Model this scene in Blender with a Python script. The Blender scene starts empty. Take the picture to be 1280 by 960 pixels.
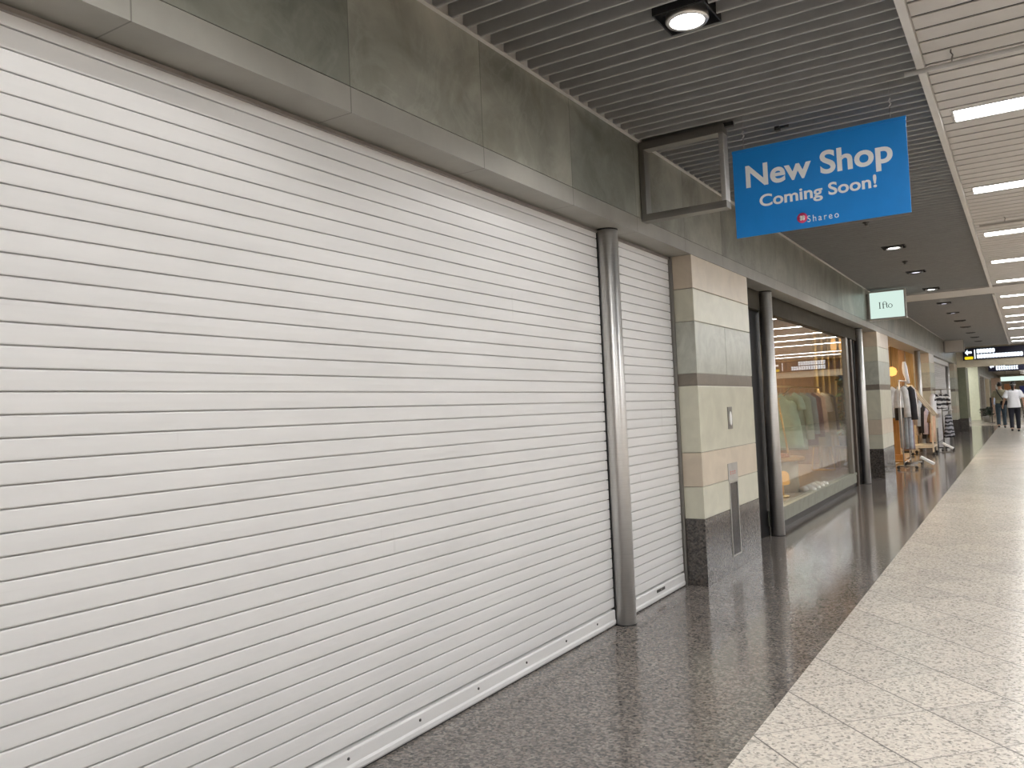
import bpy, bmesh, math, random
from math import sin, cos, pi, radians
from mathutils import Vector, Matrix

random.seed(7)
scene = bpy.context.scene
COL = scene.collection

# ------------------------------------------------------------------ helpers
class MB:
    """collects shapes (world coordinates) into one mesh"""
    def __init__(self):
        self.v = []; self.f = []; self.smooth = []
    def add(self, vs, fs, smooth=False):
        o = len(self.v)
        self.v += [Vector(p) for p in vs]
        for f in fs:
            self.f.append([o + i for i in f]); self.smooth.append(smooth)
        return self
    def box(self, x0, x1, y0, y1, z0, z1):
        vs = [(x, y, z) for z in (z0, z1) for y in (y0, y1) for x in (x0, x1)]
        return self.add(vs, [(0, 2, 3, 1), (4, 5, 7, 6), (0, 1, 5, 4), (2, 6, 7, 3), (0, 4, 6, 2), (1, 3, 7, 5)])
    def obox(self, c, size, rot):
        a, b, d = (s / 2 for s in size)
        M = Matrix.Translation(c) @ rot.to_4x4()
        vs = [M @ Vector((x, y, z)) for z in (-d, d) for y in (-b, b) for x in (-a, a)]
        return self.add(vs, [(0, 2, 3, 1), (4, 5, 7, 6), (0, 1, 5, 4), (2, 6, 7, 3), (0, 4, 6, 2), (1, 3, 7, 5)])
    def loft(self, rings, caps=True, smooth=True):
        n = len(rings[0]); vs = [p for r in rings for p in r]; fs = []
        for k in range(len(rings) - 1):
            for i in range(n):
                j = (i + 1) % n
                fs.append((k * n + i, k * n + j, (k + 1) * n + j, (k + 1) * n + i))
        if caps:
            fs.append(tuple(range(n - 1, -1, -1)))
            fs.append(tuple((len(rings) - 1) * n + i for i in range(n)))
        return self.add(vs, fs, smooth)
    def tube(self, pts, rad, n=10, smooth=True):
        pts = [Vector(p) for p in pts]
        if not isinstance(rad, (list, tuple)): rad = [rad] * len(pts)
        rings = []; prev = None
        for i, p in enumerate(pts):
            t = (pts[min(i + 1, len(pts) - 1)] - pts[max(i - 1, 0)]).normalized()
            if prev is None:
                a = Vector((0, 0, 1)) if abs(t.z) < .9 else Vector((1, 0, 0))
                u = t.cross(a).normalized()
            else:
                u = (prev - t * prev.dot(t)).normalized()
            prev = u; w = t.cross(u)
            rings.append([p + (u * cos(2 * pi * k / n) + w * sin(2 * pi * k / n)) * rad[i] for k in range(n)])
        return self.loft(rings, True, smooth)
    def rings(self, secs, n=20, smooth=True):
        """horizontal elliptical sections (cx, cy, z, rx, ry)"""
        return self.loft([[Vector((c[0] + c[3] * cos(2 * pi * k / n), c[1] + c[4] * sin(2 * pi * k / n), c[2])) for k in range(n)] for c in secs], True, smooth)
    def ball(self, c, r, n=12, m=8):
        r = (r, r, r) if not isinstance(r, (tuple, list)) else r
        rs = []
        for k in range(m + 1):
            a = -pi / 2 + pi * k / m; q = max(cos(a), .02)
            rs.append((c[0], c[1], c[2] + r[2] * sin(a), r[0] * q, r[1] * q))
        return self.rings(rs, n)
    def lathe(self, c, prof, n=24, smooth=True):
        """prof: (r, z) profile revolved about the vertical through c, open ends capped"""
        return self.loft([[Vector((c[0] + r * cos(2 * pi * k / n), c[1] + r * sin(2 * pi * k / n), c[2] + z)) for k in range(n)] for r, z in prof], True, smooth)
    def prism(self, poly, axis, a, b):
        """extrude a 2-D polygon along an axis: 'x' (y,z), 'y' (x,z), 'z' (x,y)"""
        def P(p, t):
            return {'x': (t, p[0], p[1]), 'y': (p[0], t, p[1]), 'z': (p[0], p[1], t)}[axis]
        n = len(poly)
        vs = [P(p, a) for p in poly] + [P(p, b) for p in poly]
        fs = [tuple(range(n)), tuple(range(2 * n - 1, n - 1, -1))] + [(i, i + n, (i + 1) % n + n, (i + 1) % n) for i in range(n)]
        return self.add(vs, fs)

def tag(o, label=None, cat=None, group=None, kind=None):
    if label: o['label'] = label
    if cat: o['category'] = cat
    if group: o['group'] = group
    if kind: o['kind'] = kind
    return o

def origin_of(o):
    p = Vector((0, 0, 0))
    while o is not None:
        p = p + o.location; o = o.parent
    return p

def build(mb, name, mat, parent=None, bevel=0, loc=None, remesh=0, smooth_iter=0):
    me = bpy.data.meshes.new(name)
    base = origin_of(parent) if parent else Vector((0, 0, 0))
    off = Vector(loc) if loc is not None else base
    me.from_pydata([p - off for p in mb.v], [], mb.f)
    for p, s in zip(me.polygons, mb.smooth): p.use_smooth = s
    bm = bmesh.new(); bm.from_mesh(me)
    bmesh.ops.recalc_face_normals(bm, faces=bm.faces)
    if bevel:
        es = [e for e in bm.edges if len(e.link_faces) == 2 and e.calc_face_angle(0) > .6]
        bmesh.ops.bevel(bm, geom=es, offset=bevel, segments=2, profile=.7, affect='EDGES')
    bm.to_mesh(me); bm.free()
    if remesh:
        tmp = bpy.data.objects.new('tmp', me); COL.objects.link(tmp)
        m = tmp.modifiers.new('r', 'REMESH'); m.mode = 'VOXEL'; m.voxel_size = remesh; m.use_smooth_shade = True
        if smooth_iter:
            s = tmp.modifiers.new('s', 'SMOOTH'); s.iterations = smooth_iter; s.factor = .5
        dg = bpy.context.evaluated_depsgraph_get()
        me2 = bpy.data.meshes.new_from_object(tmp.evaluated_get(dg))
        bpy.data.objects.remove(tmp); bpy.data.meshes.remove(me); me = me2; me.name = name
        for p in me.polygons: p.use_smooth = True
    me.materials.clear(); me.materials.append(mat)
    o = bpy.data.objects.new(name, me); COL.objects.link(o)
    if parent:
        o.parent = parent; o.location = off - base
    else:
        o.location = off
    return o

def thing(name, label, cat, loc, group=None):
    o = bpy.data.objects.new(name, None); COL.objects.link(o)
    o.location = loc; o.empty_display_size = .1
    return tag(o, label, cat, group)

def dup(root, loc, label=None, group=None):
    def cp(o, par):
        c = o.copy(); COL.objects.link(c); c.parent = par
        for ch in list(o.children): cp(ch, c)
        return c
    r = cp(root, None); r.location = loc
    if label: r['label'] = label
    if group: r['group'] = group
    return r

# ------------------------------------------------------------------ materials
class NT:
    def __init__(self, name):
        self.m = bpy.data.materials.new(name); self.m.use_nodes = True
        self.t = self.m.node_tree; self.t.nodes.clear()
        self.out = self.n('ShaderNodeOutputMaterial')
    def n(self, t, **kw):
        x = self.t.nodes.new(t)
        for k, v in kw.items(): setattr(x, k, v)
        return x
    def l(self, a, b): self.t.links.new(a, b)
    def val(self, sock, v):
        if hasattr(v, 'is_output'): self.l(v, sock)
        else: sock.default_value = v
    def bsdf(self, col, rough=.5, metal=0, spec=.5, bump=None, **kw):
        b = self.n('ShaderNodeBsdfPrincipled')
        self.val(b.inputs['Base Color'], col if hasattr(col, 'is_output') else (*col, 1))
        self.val(b.inputs['Roughness'], rough); self.val(b.inputs['Metallic'], metal)
        b.inputs['Specular IOR Level'].default_value = spec
        for k, v in kw.items(): self.val(b.inputs[k], v)
        if bump is not None: self.l(bump, b.inputs['Normal'])
        self.l(b.outputs[0], self.out.inputs[0]); return b
    def coord(self, scale=(1, 1, 1), rot=(0, 0, 0), loc=(0, 0, 0)):
        g = self.n('ShaderNodeNewGeometry'); mp = self.n('ShaderNodeMapping')
        self.l(g.outputs['Position'], mp.inputs[0])
        mp.inputs['Scale'].default_value = scale; mp.inputs['Rotation'].default_value = rot; mp.inputs['Location'].default_value = loc
        return mp.outputs[0]
    def obj(self, scale=(1, 1, 1)):
        g = self.n('ShaderNodeTexCoord'); mp = self.n('ShaderNodeMapping')
        self.l(g.outputs['Object'], mp.inputs[0]); mp.inputs['Scale'].default_value = scale
        return mp.outputs[0]
    def noise(self, vec, scale, detail=4, rough=.55, dist=0):
        x = self.n('ShaderNodeTexNoise'); self.l(vec, x.inputs['Vector'])
        x.inputs['Scale'].default_value = scale; x.inputs['Detail'].default_value = detail
        x.inputs['Roughness'].default_value = rough; x.inputs['Distortion'].default_value = dist
        return x.outputs[0]
    def ramp(self, fac, stops, interp='LINEAR'):
        r = self.n('ShaderNodeValToRGB'); self.l(fac, r.inputs[0]); r.color_ramp.interpolation = interp
        e = r.color_ramp.elements
        while len(e) < len(stops): e.new(.5)
        for el, (p, c) in zip(e, stops):
            el.position = p; el.color = (*c, 1) if len(c) == 3 else c
        return r.outputs[0]
    def mix(self, fac, a, b, mode='MIX'):
        x = self.n('ShaderNodeMix', data_type='RGBA', blend_type=mode)
        self.val(x.inputs[0], fac); self.val(x.inputs[6], a if hasattr(a, 'is_output') else (*a, 1)); self.val(x.inputs[7], b if hasattr(b, 'is_output') else (*b, 1))
        return x.outputs[2]
    def math(self, op, a, b=0., c=None):
        x = self.n('ShaderNodeMath', operation=op); self.val(x.inputs[0], a); self.val(x.inputs[1], b)
        if c is not None: self.val(x.inputs[2], c)
        return x.outputs[0]
    def sep(self, v):
        x = self.n('ShaderNodeSeparateXYZ'); self.l(v, x.inputs[0]); return x.outputs
    def bump(self, h, s=.2, d=.01):
        x = self.n('ShaderNodeBump'); self.l(h, x.inputs['Height']); x.inputs['Strength'].default_value = s; x.inputs['Distance'].default_value = d
        return x.outputs[0]

def srgb(r, g, b):
    f = lambda c: (c / 255 / 12.92) if c / 255 <= .04045 else ((c / 255 + .055) / 1.055) ** 2.4
    return (f(r), f(g), f(b))

def plain(name, col, rough=.5, metal=0, spec=.5, var=.12, sc=9):
    k = NT(name); f = k.noise(k.obj(), sc, 3)
    c = k.ramp(f, [(.3, tuple(x * (1 - var) for x in col)), (.7, tuple(min(1, x * (1 + var)) for x in col))])
    k.bsdf(c, rough, metal, spec); return k.m

def emit(name, col, strength):
    k = NT(name); e = k.n('ShaderNodeEmission'); e.inputs[0].default_value = (*col, 1); e.inputs[1].default_value = strength
    k.l(e.outputs[0], k.out.inputs[0]); return k.m

def metal(name, col, rough, aniso=(1, 1, 60), streak=0):
    k = NT(name); f = k.noise(k.obj(aniso), 6, 4)
    r = k.math('MULTIPLY_ADD', f, .16, rough - .08)
    b = k.bsdf(k.ramp(f, [(.3, tuple(x * .88 for x in col)), (.7, col)]), r, 1.0)
    if streak:
        b.inputs['Anisotropic'].default_value = streak; b.inputs['Anisotropic Rotation'].default_value = .25
        tg = k.n('ShaderNodeTangent'); tg.direction_type = 'RADIAL'; tg.axis = 'Z'; k.l(tg.outputs[0], b.inputs['Tangent'])
    return k.m

def granite_dark(name='dark_polished_granite', g=1.0):
    k = NT(name); p = k.coord()
    w = k.n('ShaderNodeTexVoronoi'); k.l(p, w.inputs['Vector']); w.inputs['Scale'].default_value = 85
    s = k.sep(w.outputs['Color'])
    c1 = k.ramp(s[0], [(0, (.035, .035, .04)), (.16, (.11, .107, .11)), (.36, (.22, .205, .20)), (.60, (.32, .27, .245)), (.82, (.42, .38, .36)), (1, (.25, .225, .22))], 'CONSTANT')
    f = k.noise(p, 60, 4, .7)
    c2 = k.ramp(f, [(.36, (.05, .05, .055)), (.5, (.24, .22, .21)), (.62, (.40, .34, .31))])
    c = k.mix(.45, c1, c2)
    big = k.noise(p, 2.2, 3)
    c = k.mix(1, c, k.ramp(big, [(.3, (.9 * g, .88 * g, .83 * g)), (.7, (1.1 * g, 1.08 * g, 1.02 * g))]), 'MULTIPLY')
    k.bsdf(c, .11, 0, .5); return k.m

def granite_light():
    k = NT('cream_granite_tiles'); p = k.coord()
    w = k.n('ShaderNodeTexVoronoi'); k.l(p, w.inputs['Vector']); w.inputs['Scale'].default_value = 95
    s = k.sep(w.outputs['Color'])
    c1 = k.ramp(s[0], [(0, (.10, .098, .095)), (.10, (.28, .26, .245)), (.2, (.60, .55, .49)), (.5, (.72, .67, .60)), (.8, (.74, .66, .58)), (.91, (.48, .42, .38))], 'CONSTANT')
    c2 = k.ramp(k.noise(p, 42, 4, .7), [(.34, (.20, .19, .18)), (.44, (.60, .55, .48)), (.7, (.80, .74, .65))])
    c = k.mix(.5, c1, c2)
    # square tiles turned 45 degrees, both joint families meeting on the border line
    xyz = k.sep(p)
    S = .571
    u = k.math('DIVIDE', k.math('ADD', k.math('SUBTRACT', xyz[0], 1.235), k.math('SUBTRACT', xyz[1], 3.312)), S)
    v = k.math('DIVIDE', k.math('SUBTRACT', k.math('SUBTRACT', xyz[0], 1.235), k.math('SUBTRACT', xyz[1], 3.312)), S)
    def joint(q, wd):
        d = k.math('ABSOLUTE', k.math('SUBTRACT', k.math('FRACT', k.math('ADD', q, .5)), .5))
        return k.math('LESS_THAN', d, wd)
    ju, jv = joint(u, .0090), joint(v, .0085)
    tile = k.n('ShaderNodeTexWhiteNoise', noise_dimensions='2D')
    cb = k.n('ShaderNodeCombineXYZ'); k.l(k.math('FLOOR', u), cb.inputs[0]); k.l(k.math('FLOOR', v), cb.inputs[1]); k.l(cb.outputs[0], tile.inputs['Vector'])
    c = k.mix(1, c, k.ramp(tile.outputs['Value'], [(0, (.93, .925, .925)), (1, (1.04, 1.03, 1.02))]), 'MULTIPLY')
    j = k.math('MAXIMUM', ju, jv)
    c = k.mix(k.math('MAXIMUM', k.math('MULTIPLY', ju, .95), k.math('MULTIPLY', jv, .72)), c, (.10, .085, .075))
    r = k.math('MULTIPLY_ADD', j, .3, .2)
    k.bsdf(c, r, 0, .45); return k.m

def marble_fascia():
    k = NT('grey_green_marble'); p = k.coord()
    y = k.sep(p)[1]
    idx = k.math('FLOOR', k.math('DIVIDE', k.math('SUBTRACT', y, .484), .885))
    wn = k.n('ShaderNodeTexWhiteNoise', noise_dimensions='1D'); k.l(idx, wn.inputs['W'])
    add = k.n('ShaderNodeVectorMath', operation='SCALE'); k.l(wn.outputs['Color'], add.inputs[0]); add.inputs['Scale'].default_value = 30
    pv = k.n('ShaderNodeVectorMath', operation='ADD'); k.l(p, pv.inputs[0]); k.l(add.outputs[0], pv.inputs[1])
    f = k.noise(pv.outputs[0], 2.3, 8, .58, .5)
    c = k.ramp(f, [(.25, (.135, .137, .118)), (.45, (.225, .227, .198)), (.6, (.295, .295, .26)), (.78, (.39, .385, .34))])
    ms = k.noise(pv.outputs[0], 3.2, 8, .6, 1.2)
    c = k.mix(k.math('MULTIPLY', k.math('SUBTRACT', 1, k.math('MINIMUM', k.math('MULTIPLY', k.math('ABSOLUTE', k.math('SUBTRACT', ms, .5)), 22), 1)), .16), c, (.42, .43, .38))
    c = k.mix(k.ramp(k.noise(pv.outputs[0], 1.9, 6, .6, .9), [(.52, (0, 0, 0)), (.72, (.55, .55, .55))]), c, (.13, .12, .085))
    c = k.mix(1, c, k.ramp(wn.outputs['Value'], [(0, (.78, .8, .78)), (1, (1.15, 1.13, 1.1))]), 'MULTIPLY')
    fr = k.math('FRACT', k.math('DIVIDE', k.math('SUBTRACT', y, .484), .885))
    j = k.math('LESS_THAN', fr, .006)
    c = k.mix(k.math('MULTIPLY', j, .6), c, (.05, .05, .045))
    k.bsdf(c, .33, 0, .4); return k.m

def lintel_stone():
    k = NT('smooth_grey_lintel_stone'); p = k.coord(); y = k.sep(p)[1]
    c = k.ramp(k.noise(p, 3.5, 5, .55), [(.3, (.27, .262, .235)), (.7, (.335, .325, .292))])
    fr = k.math('FRACT', k.math('DIVIDE', k.math('SUBTRACT', y, .484), .885))
    j = k.math('LESS_THAN', fr, .006)
    c = k.mix(k.math('MULTIPLY', j, .6), c, (.07, .065, .06))
    k.bsdf(c, .4, 0, .35); return k.m

def stone(name, col, vein=.0):
    k = NT(name); p = k.coord()
    f = k.noise(p, 5, 6, .6, .6)
    c = k.ramp(f, [(.3, tuple(x * .9 for x in col)), (.7, tuple(min(1, x * 1.07) for x in col))])
    if vein:
        g = k.noise(p, 4.5, 8, .7, 2.2)
        c = k.mix(k.ramp(g, [(.42, (0, 0, 0)), (.6, (vein,) * 3)]), c, tuple(x * .55 for x in col))
    k.bsdf(c, .28, 0, .4); return k.m

def shutter_paint():
    k = NT('white_shutter_enamel'); p = k.coord((1, .7, 5))
    f = k.noise(p, 2.0, 5, .6)
    c = k.ramp(f, [(.3, (.665, .66, .655)), (.7, (.72, .715, .71))])
    # thin rubbed streaks and grime along some slats
    q = k.coord((1, .5, 22)); g = k.noise(q, 1.6, 5, .6)
    c = k.mix(k.ramp(g, [(.62, (0, 0, 0)), (.8, (.3, .3, .3))]), c, (.45, .43, .41))
    s = k.coord((1, 9, 1.2)); h = k.noise(s, 1.5, 3, .5)
    c = k.mix(k.ramp(h, [(.70, (0, 0, 0)), (.76, (.22, .22, .22))]), c, (.38, .37, .35))
    k.bsdf(c, .42, 0, .4); return k.m

def wood(name, a, b, sc=(6, 6, .6), rough=.4):
    k = NT(name); f = k.noise(k.coord(sc), 4, 5, .6, .6)
    k.bsdf(k.ramp(f, [(.3, a), (.7, b)]), rough); return k.m

def glass_pane(name='shop_window_glass'):
    k = NT(name)
    fr = k.n('ShaderNodeFresnel'); gm = k.n('ShaderNodeNewGeometry')
    k.l(k.math('MULTIPLY_ADD', gm.outputs['Backfacing'], 1 / 1.5 - 1.5, 1.5), fr.inputs[0])   # same reflectance from both sides of the pane
    t = k.n('ShaderNodeBsdfTransparent'); t.inputs[0].default_value = (.97, .985, .975, 1)
    g = k.n('ShaderNodeBsdfGlossy'); g.inputs['Roughness'].default_value = .0
    mx = k.n('ShaderNodeMixShader'); k.l(fr.outputs[0], mx.inputs[0]); k.l(t.outputs[0], mx.inputs[1]); k.l(g.outputs[0], mx.inputs[2])
    k.l(mx.outputs[0], k.out.inputs[0]); return k.m

M = {}
M['shutter'] = shutter_paint()
M['granite'] = granite_dark(g=.68); M['plinth_granite'] = granite_dark('dark_plinth_granite', .36); M['tiles'] = granite_light()
M['marble'] = marble_fascia(); M['lintel'] = lintel_stone()
M['cream'] = stone('cream_green_stone', (.60, .585, .475)); M['pink'] = stone('pinkish_cream_stone', (.62, .535, .425))
M['grey_stone'] = stone('grey_green_veined_stone', (.52, .53, .465), .35); M['band'] = stone('brown_grey_stone', (.23, .20, .165), .3)
M['steel'] = metal('brushed_steel', (.74, .725, .705), .40)
M['post_steel'] = metal('brushed_post_steel', (.74, .725, .705), .42, streak=.85)
M['steel_dark'] = metal('dull_steel', (.34, .33, .31), .42)
M['alu'] = plain('painted_aluminium', (.40, .385, .36), .4, 0)
M['head'] = plain('taupe_head_strip', (.30, .275, .255), .5)
M['black'] = plain('black_metal', (.012, .012, .013), .5)
M['charcoal'] = plain('charcoal_metal', (.055, .053, .05), .45)
M['baffle'] = plain('grey_ceiling_slats', (.34, .34, .335), .55, var=.05)
M['void'] = plain('dark_ceiling_void', (.025, .025, .027), .9)
M['panel'] = plain('pale_grey_ceiling_panels', (.50, .475, .45), .5, var=.03)
M['trim'] = plain('off_white_trim', (.58, .56, .53), .45, var=.04)
M['beige'] = plain('beige_paint', (.80, .72, .56), .6, var=.05)
M['beige_wall'] = plain('brown_beige_wall', (.36, .27, .19), .6, var=.08, sc=2)
M['pale_green'] = plain('pale_green_paint', (.80, .82, .63), .55, var=.04)
M['olive'] = plain('olive_wall_panel', (.20, .21, .14), .5, var=.08)
M['glass'] = glass_pane()
M['lamp'] = emit('strip_lamp_diffuser', (.98, .992, 1), 22)
M['down_on'] = emit('lit_downlight_lens', (1, .985, .96), 14)
M['down_half'] = emit('dim_downlight_lens', (.9, .88, 1), 1.6)
M['down_off'] = plain('unlit_downlight_lens', (.22, .22, .23), .3)
M['mint'] = emit('lit_mint_sign_face', (.73, .92, .83), .92)
M['blue'] = plain('blue_print', srgb(22, 134, 218), .38, var=.03)
M['white_print'] = plain('white_print', (.88, .89, .91), .45, var=.02)
M['pink_print'] = plain('pink_print', srgb(225, 70, 120), .45, var=.02)
M['ink'] = plain('dark_green_ink', (.03, .06, .05), .5)
M['sign_white'] = plain('blank_sign_white', (.62, .57, .51), .5, var=.03)
M['navy'] = plain('navy_sign_face', (.006, .007, .035), .35)
M['sign_glow'] = emit('lit_white_lettering', (.85, .93, 1), 1.6)
M['yellow_glow'] = emit('lit_yellow_label', (1, .75, .02), 1.0)
M['red'] = plain('red_print', (.55, .12, .08), .5)
M['mirror'] = plain('dark_smoked_glass', (.03, .024, .022), .25, 0, .2)
M['wood'] = wood('orange_wood', (.42, .20, .055), (.62, .34, .11))
M['wood_dark'] = wood('brown_wood_wall', (.16, .085, .035), (.27, .15, .065))
M['curtain'] = wood('ochre_curtain', (.34, .23, .07), (.50, .36, .12), (30, 30, .4), .7)
M['leaf'] = plain('vine_leaf', (.05, .13, .025), .4, var=.4, sc=30)
M['leaf_dark'] = plain('dark_shrub_leaf', (.02, .035, .02), .5, var=.4, sc=30)
M['warm_lamp'] = emit('warm_shop_lamp', (1, .50, .13), 1.7)
M['warm_fill'] = emit('warm_shop_fill_panel', (1, .78, .52), 65)
M['rack_wood'] = plain('beige_rack_paint', (.58, .50, .38), .45)
M['gold'] = metal('brass_rail', (.75, .52, .22), .3)
M['rubber'] = plain('black_rubber', (.015, .015, .016), .6)
M['shop_floor'] = plain('warm_shop_floor', (.34, .27, .20), .35, var=.08)
M['far_floor'] = plain('brown_grey_far_floor', (.34, .29, .23), .25, var=.12, sc=3)
M['skin'] = plain('skin', (.55, .33, .23), .5, var=.05)
M['hair'] = plain('dark_hair', (.012, .009, .008), .4, var=.3, sc=60)
M['white_cloth'] = plain('white_cotton', (.80, .80, .83), .8, var=.04)
M['khaki_cloth'] = plain('khaki_cotton', (.36, .34, .24), .8, var=.06)
M['black_cloth'] = plain('black_cloth', (.012, .013, .022), .8, var=.2)
M['denim'] = plain('dark_denim', (.05, .075, .10), .8, var=.2)
M['shoe'] = plain('black_shoe', (.015, .015, .017), .4)
M['grey_cloth'] = plain('grey_band_cloth', (.45, .43, .40), .8)
M['brown_panel'] = plain('orange_brown_panel', (.42, .17, .06), .5)
M['placard'] = plain('white_card', (.85, .85, .83), .4, var=.02)
def cloth(n, c): 
    if n not in M: M[n] = plain(n, c, .85, var=.12, sc=14)
    return M[n]
def striped(name, a, b, sc):
    k = NT(name); z = k.sep(k.coord())[2]
    z = k.math('ADD', z, k.math('MULTIPLY', k.noise(k.coord(), 9, 3), .12))
    s = k.math('GREATER_THAN', k.math('FRACT', k.math('MULTIPLY', z, sc)), .5)
    k.bsdf(k.mix(s, a, b), .85); return k.m
M['stripe'] = striped('black_white_striped_cloth', (.50, .50, .51), (.02, .02, .025), 9)

# ------------------------------------------------------------------ key dimensions (metres)
FX = .177          # face of the fascia and of the piers
ZL = 2.47          # underside of the lintel
ZC = 3.08          # ceiling
BX = 1.235         # line between dark and light floor
TX = 1.86          # trim between the slatted and the panelled ceiling
Y0, YE = -4.0, 34.6
XR = 9.0
PIERS = [(5.91, 7.36), (14.95, 16.28), (23.75, 25.1), (32.7, 34.1)]

def struct(o, label, cat): return tag(o, label, cat, None, 'structure')

# ------------------------------------------------------------------ floor
m = MB().box(-.25, BX, Y0, 40.5, -.12, 0)
struct(build(m, 'floor', M['granite'], loc=(0, 0, 0)), 'dark polished granite floor strip along the shutters', 'floor')
m = MB().box(BX, XR, Y0, 40.5, -.12, 0)
struct(build(m, 'floor', M['tiles'], loc=(0, 0, 0)), 'cream speckled granite floor with tiles laid diagonally', 'floor')
m = MB().box(-6, XR, 40.5, 92, -.12, 0)
struct(build(m, 'floor', M['far_floor'], loc=(0, 0, 0)), 'brownish floor at the far end of the corridor', 'floor')
m = MB().box(-6, -.25, 34.1, 40.5, -.12, 0)
struct(build(m, 'floor', M['far_floor'], loc=(0, 0, 0)), 'floor of the side passage past the last pier', 'floor')

# ------------------------------------------------------------------ left wall: fascia and lintel
m = MB().box(-.2, FX, Y0, 34.1, 2.572, 3.45)
struct(build(m, 'wall_left', M['marble'], loc=(0, 0, 0)), 'grey green marble fascia panels above the shutters and shops', 'wall')
m = MB().box(-.2, FX + .002, Y0, 34.1, ZL, 2.568)
struct(build(m, 'trim_1', M['lintel'], loc=(0, 0, 0)), 'smooth grey stone lintel strip under the marble fascia', 'trim')
m = MB().box(FX, FX + .022, Y0, 34.1, ZC - .006, ZC + .0).box(FX, FX + .004, Y0, 34.1, ZC, ZC + .11)
struct(build(m, 'trim_2', M['trim'], loc=(0, 0, 0)), 'thin white angle trim where fascia meets slatted ceiling', 'trim')
m = MB().box(-.3, -.2, Y0, 5.95, 0, 3.45)  # unseen wall, added only to stop light behind the shutters
struct(build(m, 'wall_left', M['charcoal'], loc=(0, 0, 0)), 'unseen dark wall added behind the closed white shutters to block light', 'wall')

# ------------------------------------------------------------------ ceilings
DL = [-.99, 1.28, 3.55, 5.82, 8.1, 10.43, 12.71, 14.93, 17.43, 19.63, 21.87, 24.0, 26.3, 28.55, 30.75]
m = MB()
n = 0; y = -3.9
P_B = .1135; off = 2.793 - .1135 * 60
y = off
while y < 34.0:
    if Y0 < y and not (15.35 < y < 16.5):
        cut = any(abs(y - d) < .125 for d in DL)
        segs = [(FX + .004, 1.04 - .125), (1.04 + .125, TX - .012)] if cut else [(FX + .004, TX - .012)]
        for a, b in segs:
            # slat: slim upright blade with a small rounded foot
            pr = [(y - .005, ZC + .0), (y + .005, ZC), (y + .007, ZC + .006), (y + .006, ZC + .105), (y - .006, ZC + .105), (y - .007, ZC + .006)]
            m.prism(pr, 'x', a, b)
    y += P_B
struct(build(m, 'ceiling', M['baffle'], loc=(0, 0, 0)), 'dark ceiling of close grey slats above the shutters', 'ceiling')
m = MB().box(-.2, TX, Y0, 34.1, ZC + .26, ZC + .34)
struct(build(m, 'ceiling', M['void'], loc=(0, 0, 0)), 'dark void above the ceiling slats', 'ceiling')
LAMPS = [-3.2, -.95, 1.31, 3.58, 5.85, 8.1, 10.42, 12.66, 14.93, 17.28, 19.55, 21.75, 23.7, 25.95, 30.3, 32.3]
LX0, LX1 = 1.95, 7.0
m = MB(); gp = MB(); y = 4.688 - .1632 * 54
while y < 34.0:
    y1 = y + .141
    if Y0 < y and not (15.3 < y1 and y < 16.45):
        hit = any(y < l + .13 and y1 > l - .13 for l in LAMPS)
        if hit:
            m.box(TX + .03, LX0 - .003, y, y1, ZC, ZC + .03); m.box(LX1 + .003, XR, y, y1, ZC, ZC + .03)
            for l in LAMPS:
                if y < l - .13 < y1: m.box(LX0 - .003, LX1 + .003, y, l - .13, ZC, ZC + .03)
                if y < l + .13 < y1: m.box(LX0 - .003, LX1 + .003, l + .13, y1, ZC, ZC + .03)
        else:
            m.box(TX + .03, XR, y, y1, ZC, ZC + .03)
    ga, gb = y1 - .002, y + .165
    if Y0 < ga and gb < 34.0 and not (15.3 < gb and ga < 16.45):
        if any(ga < l + .132 and gb > l - .132 for l in LAMPS):
            gp.box(TX + .03, LX0 - .003, ga, gb, ZC + .006, ZC + .028); gp.box(LX1 + .003, XR, ga, gb, ZC + .006, ZC + .028)
        else: gp.box(TX + .03, XR, ga, gb, ZC + .006, ZC + .028)
    y += .1632
struct(build(gp, 'ceiling', M['black'], loc=(0, 0, 0)), 'dark gaps between the pale ceiling panels', 'ceiling')
struct(build(m, 'ceiling', M['panel'], loc=(0, 0, 0), bevel=.002), 'pale grey strip panel ceiling with dark gaps', 'ceiling')
m = MB().box(TX + .0, XR, Y0, 34.1, ZC + .10, ZC + .34)
struct(build(m, 'ceiling', M['void'], loc=(0, 0, 0)), 'dark space above the pale ceiling panels', 'ceiling')
m = MB().box(TX - .010, TX + .028, Y0, 15.38, ZC - .03, ZC + .11).box(TX - .010, TX + .028, 16.45, 34.1, ZC - .03, ZC + .11)
struct(build(m, 'trim_3', M['trim'], loc=(0, 0, 0), bevel=.003), 'pale channel trim between slatted and panelled ceiling', 'trim')
m = MB().box(FX + .004, XR, 15.42, 16.42, ZC - .015, ZC + .05)
struct(build(m, 'ceiling', M['panel'], loc=(0, 0, 0)), 'plain smooth ceiling strip crossing the corridor beyond the small lit sign', 'ceiling')

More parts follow.
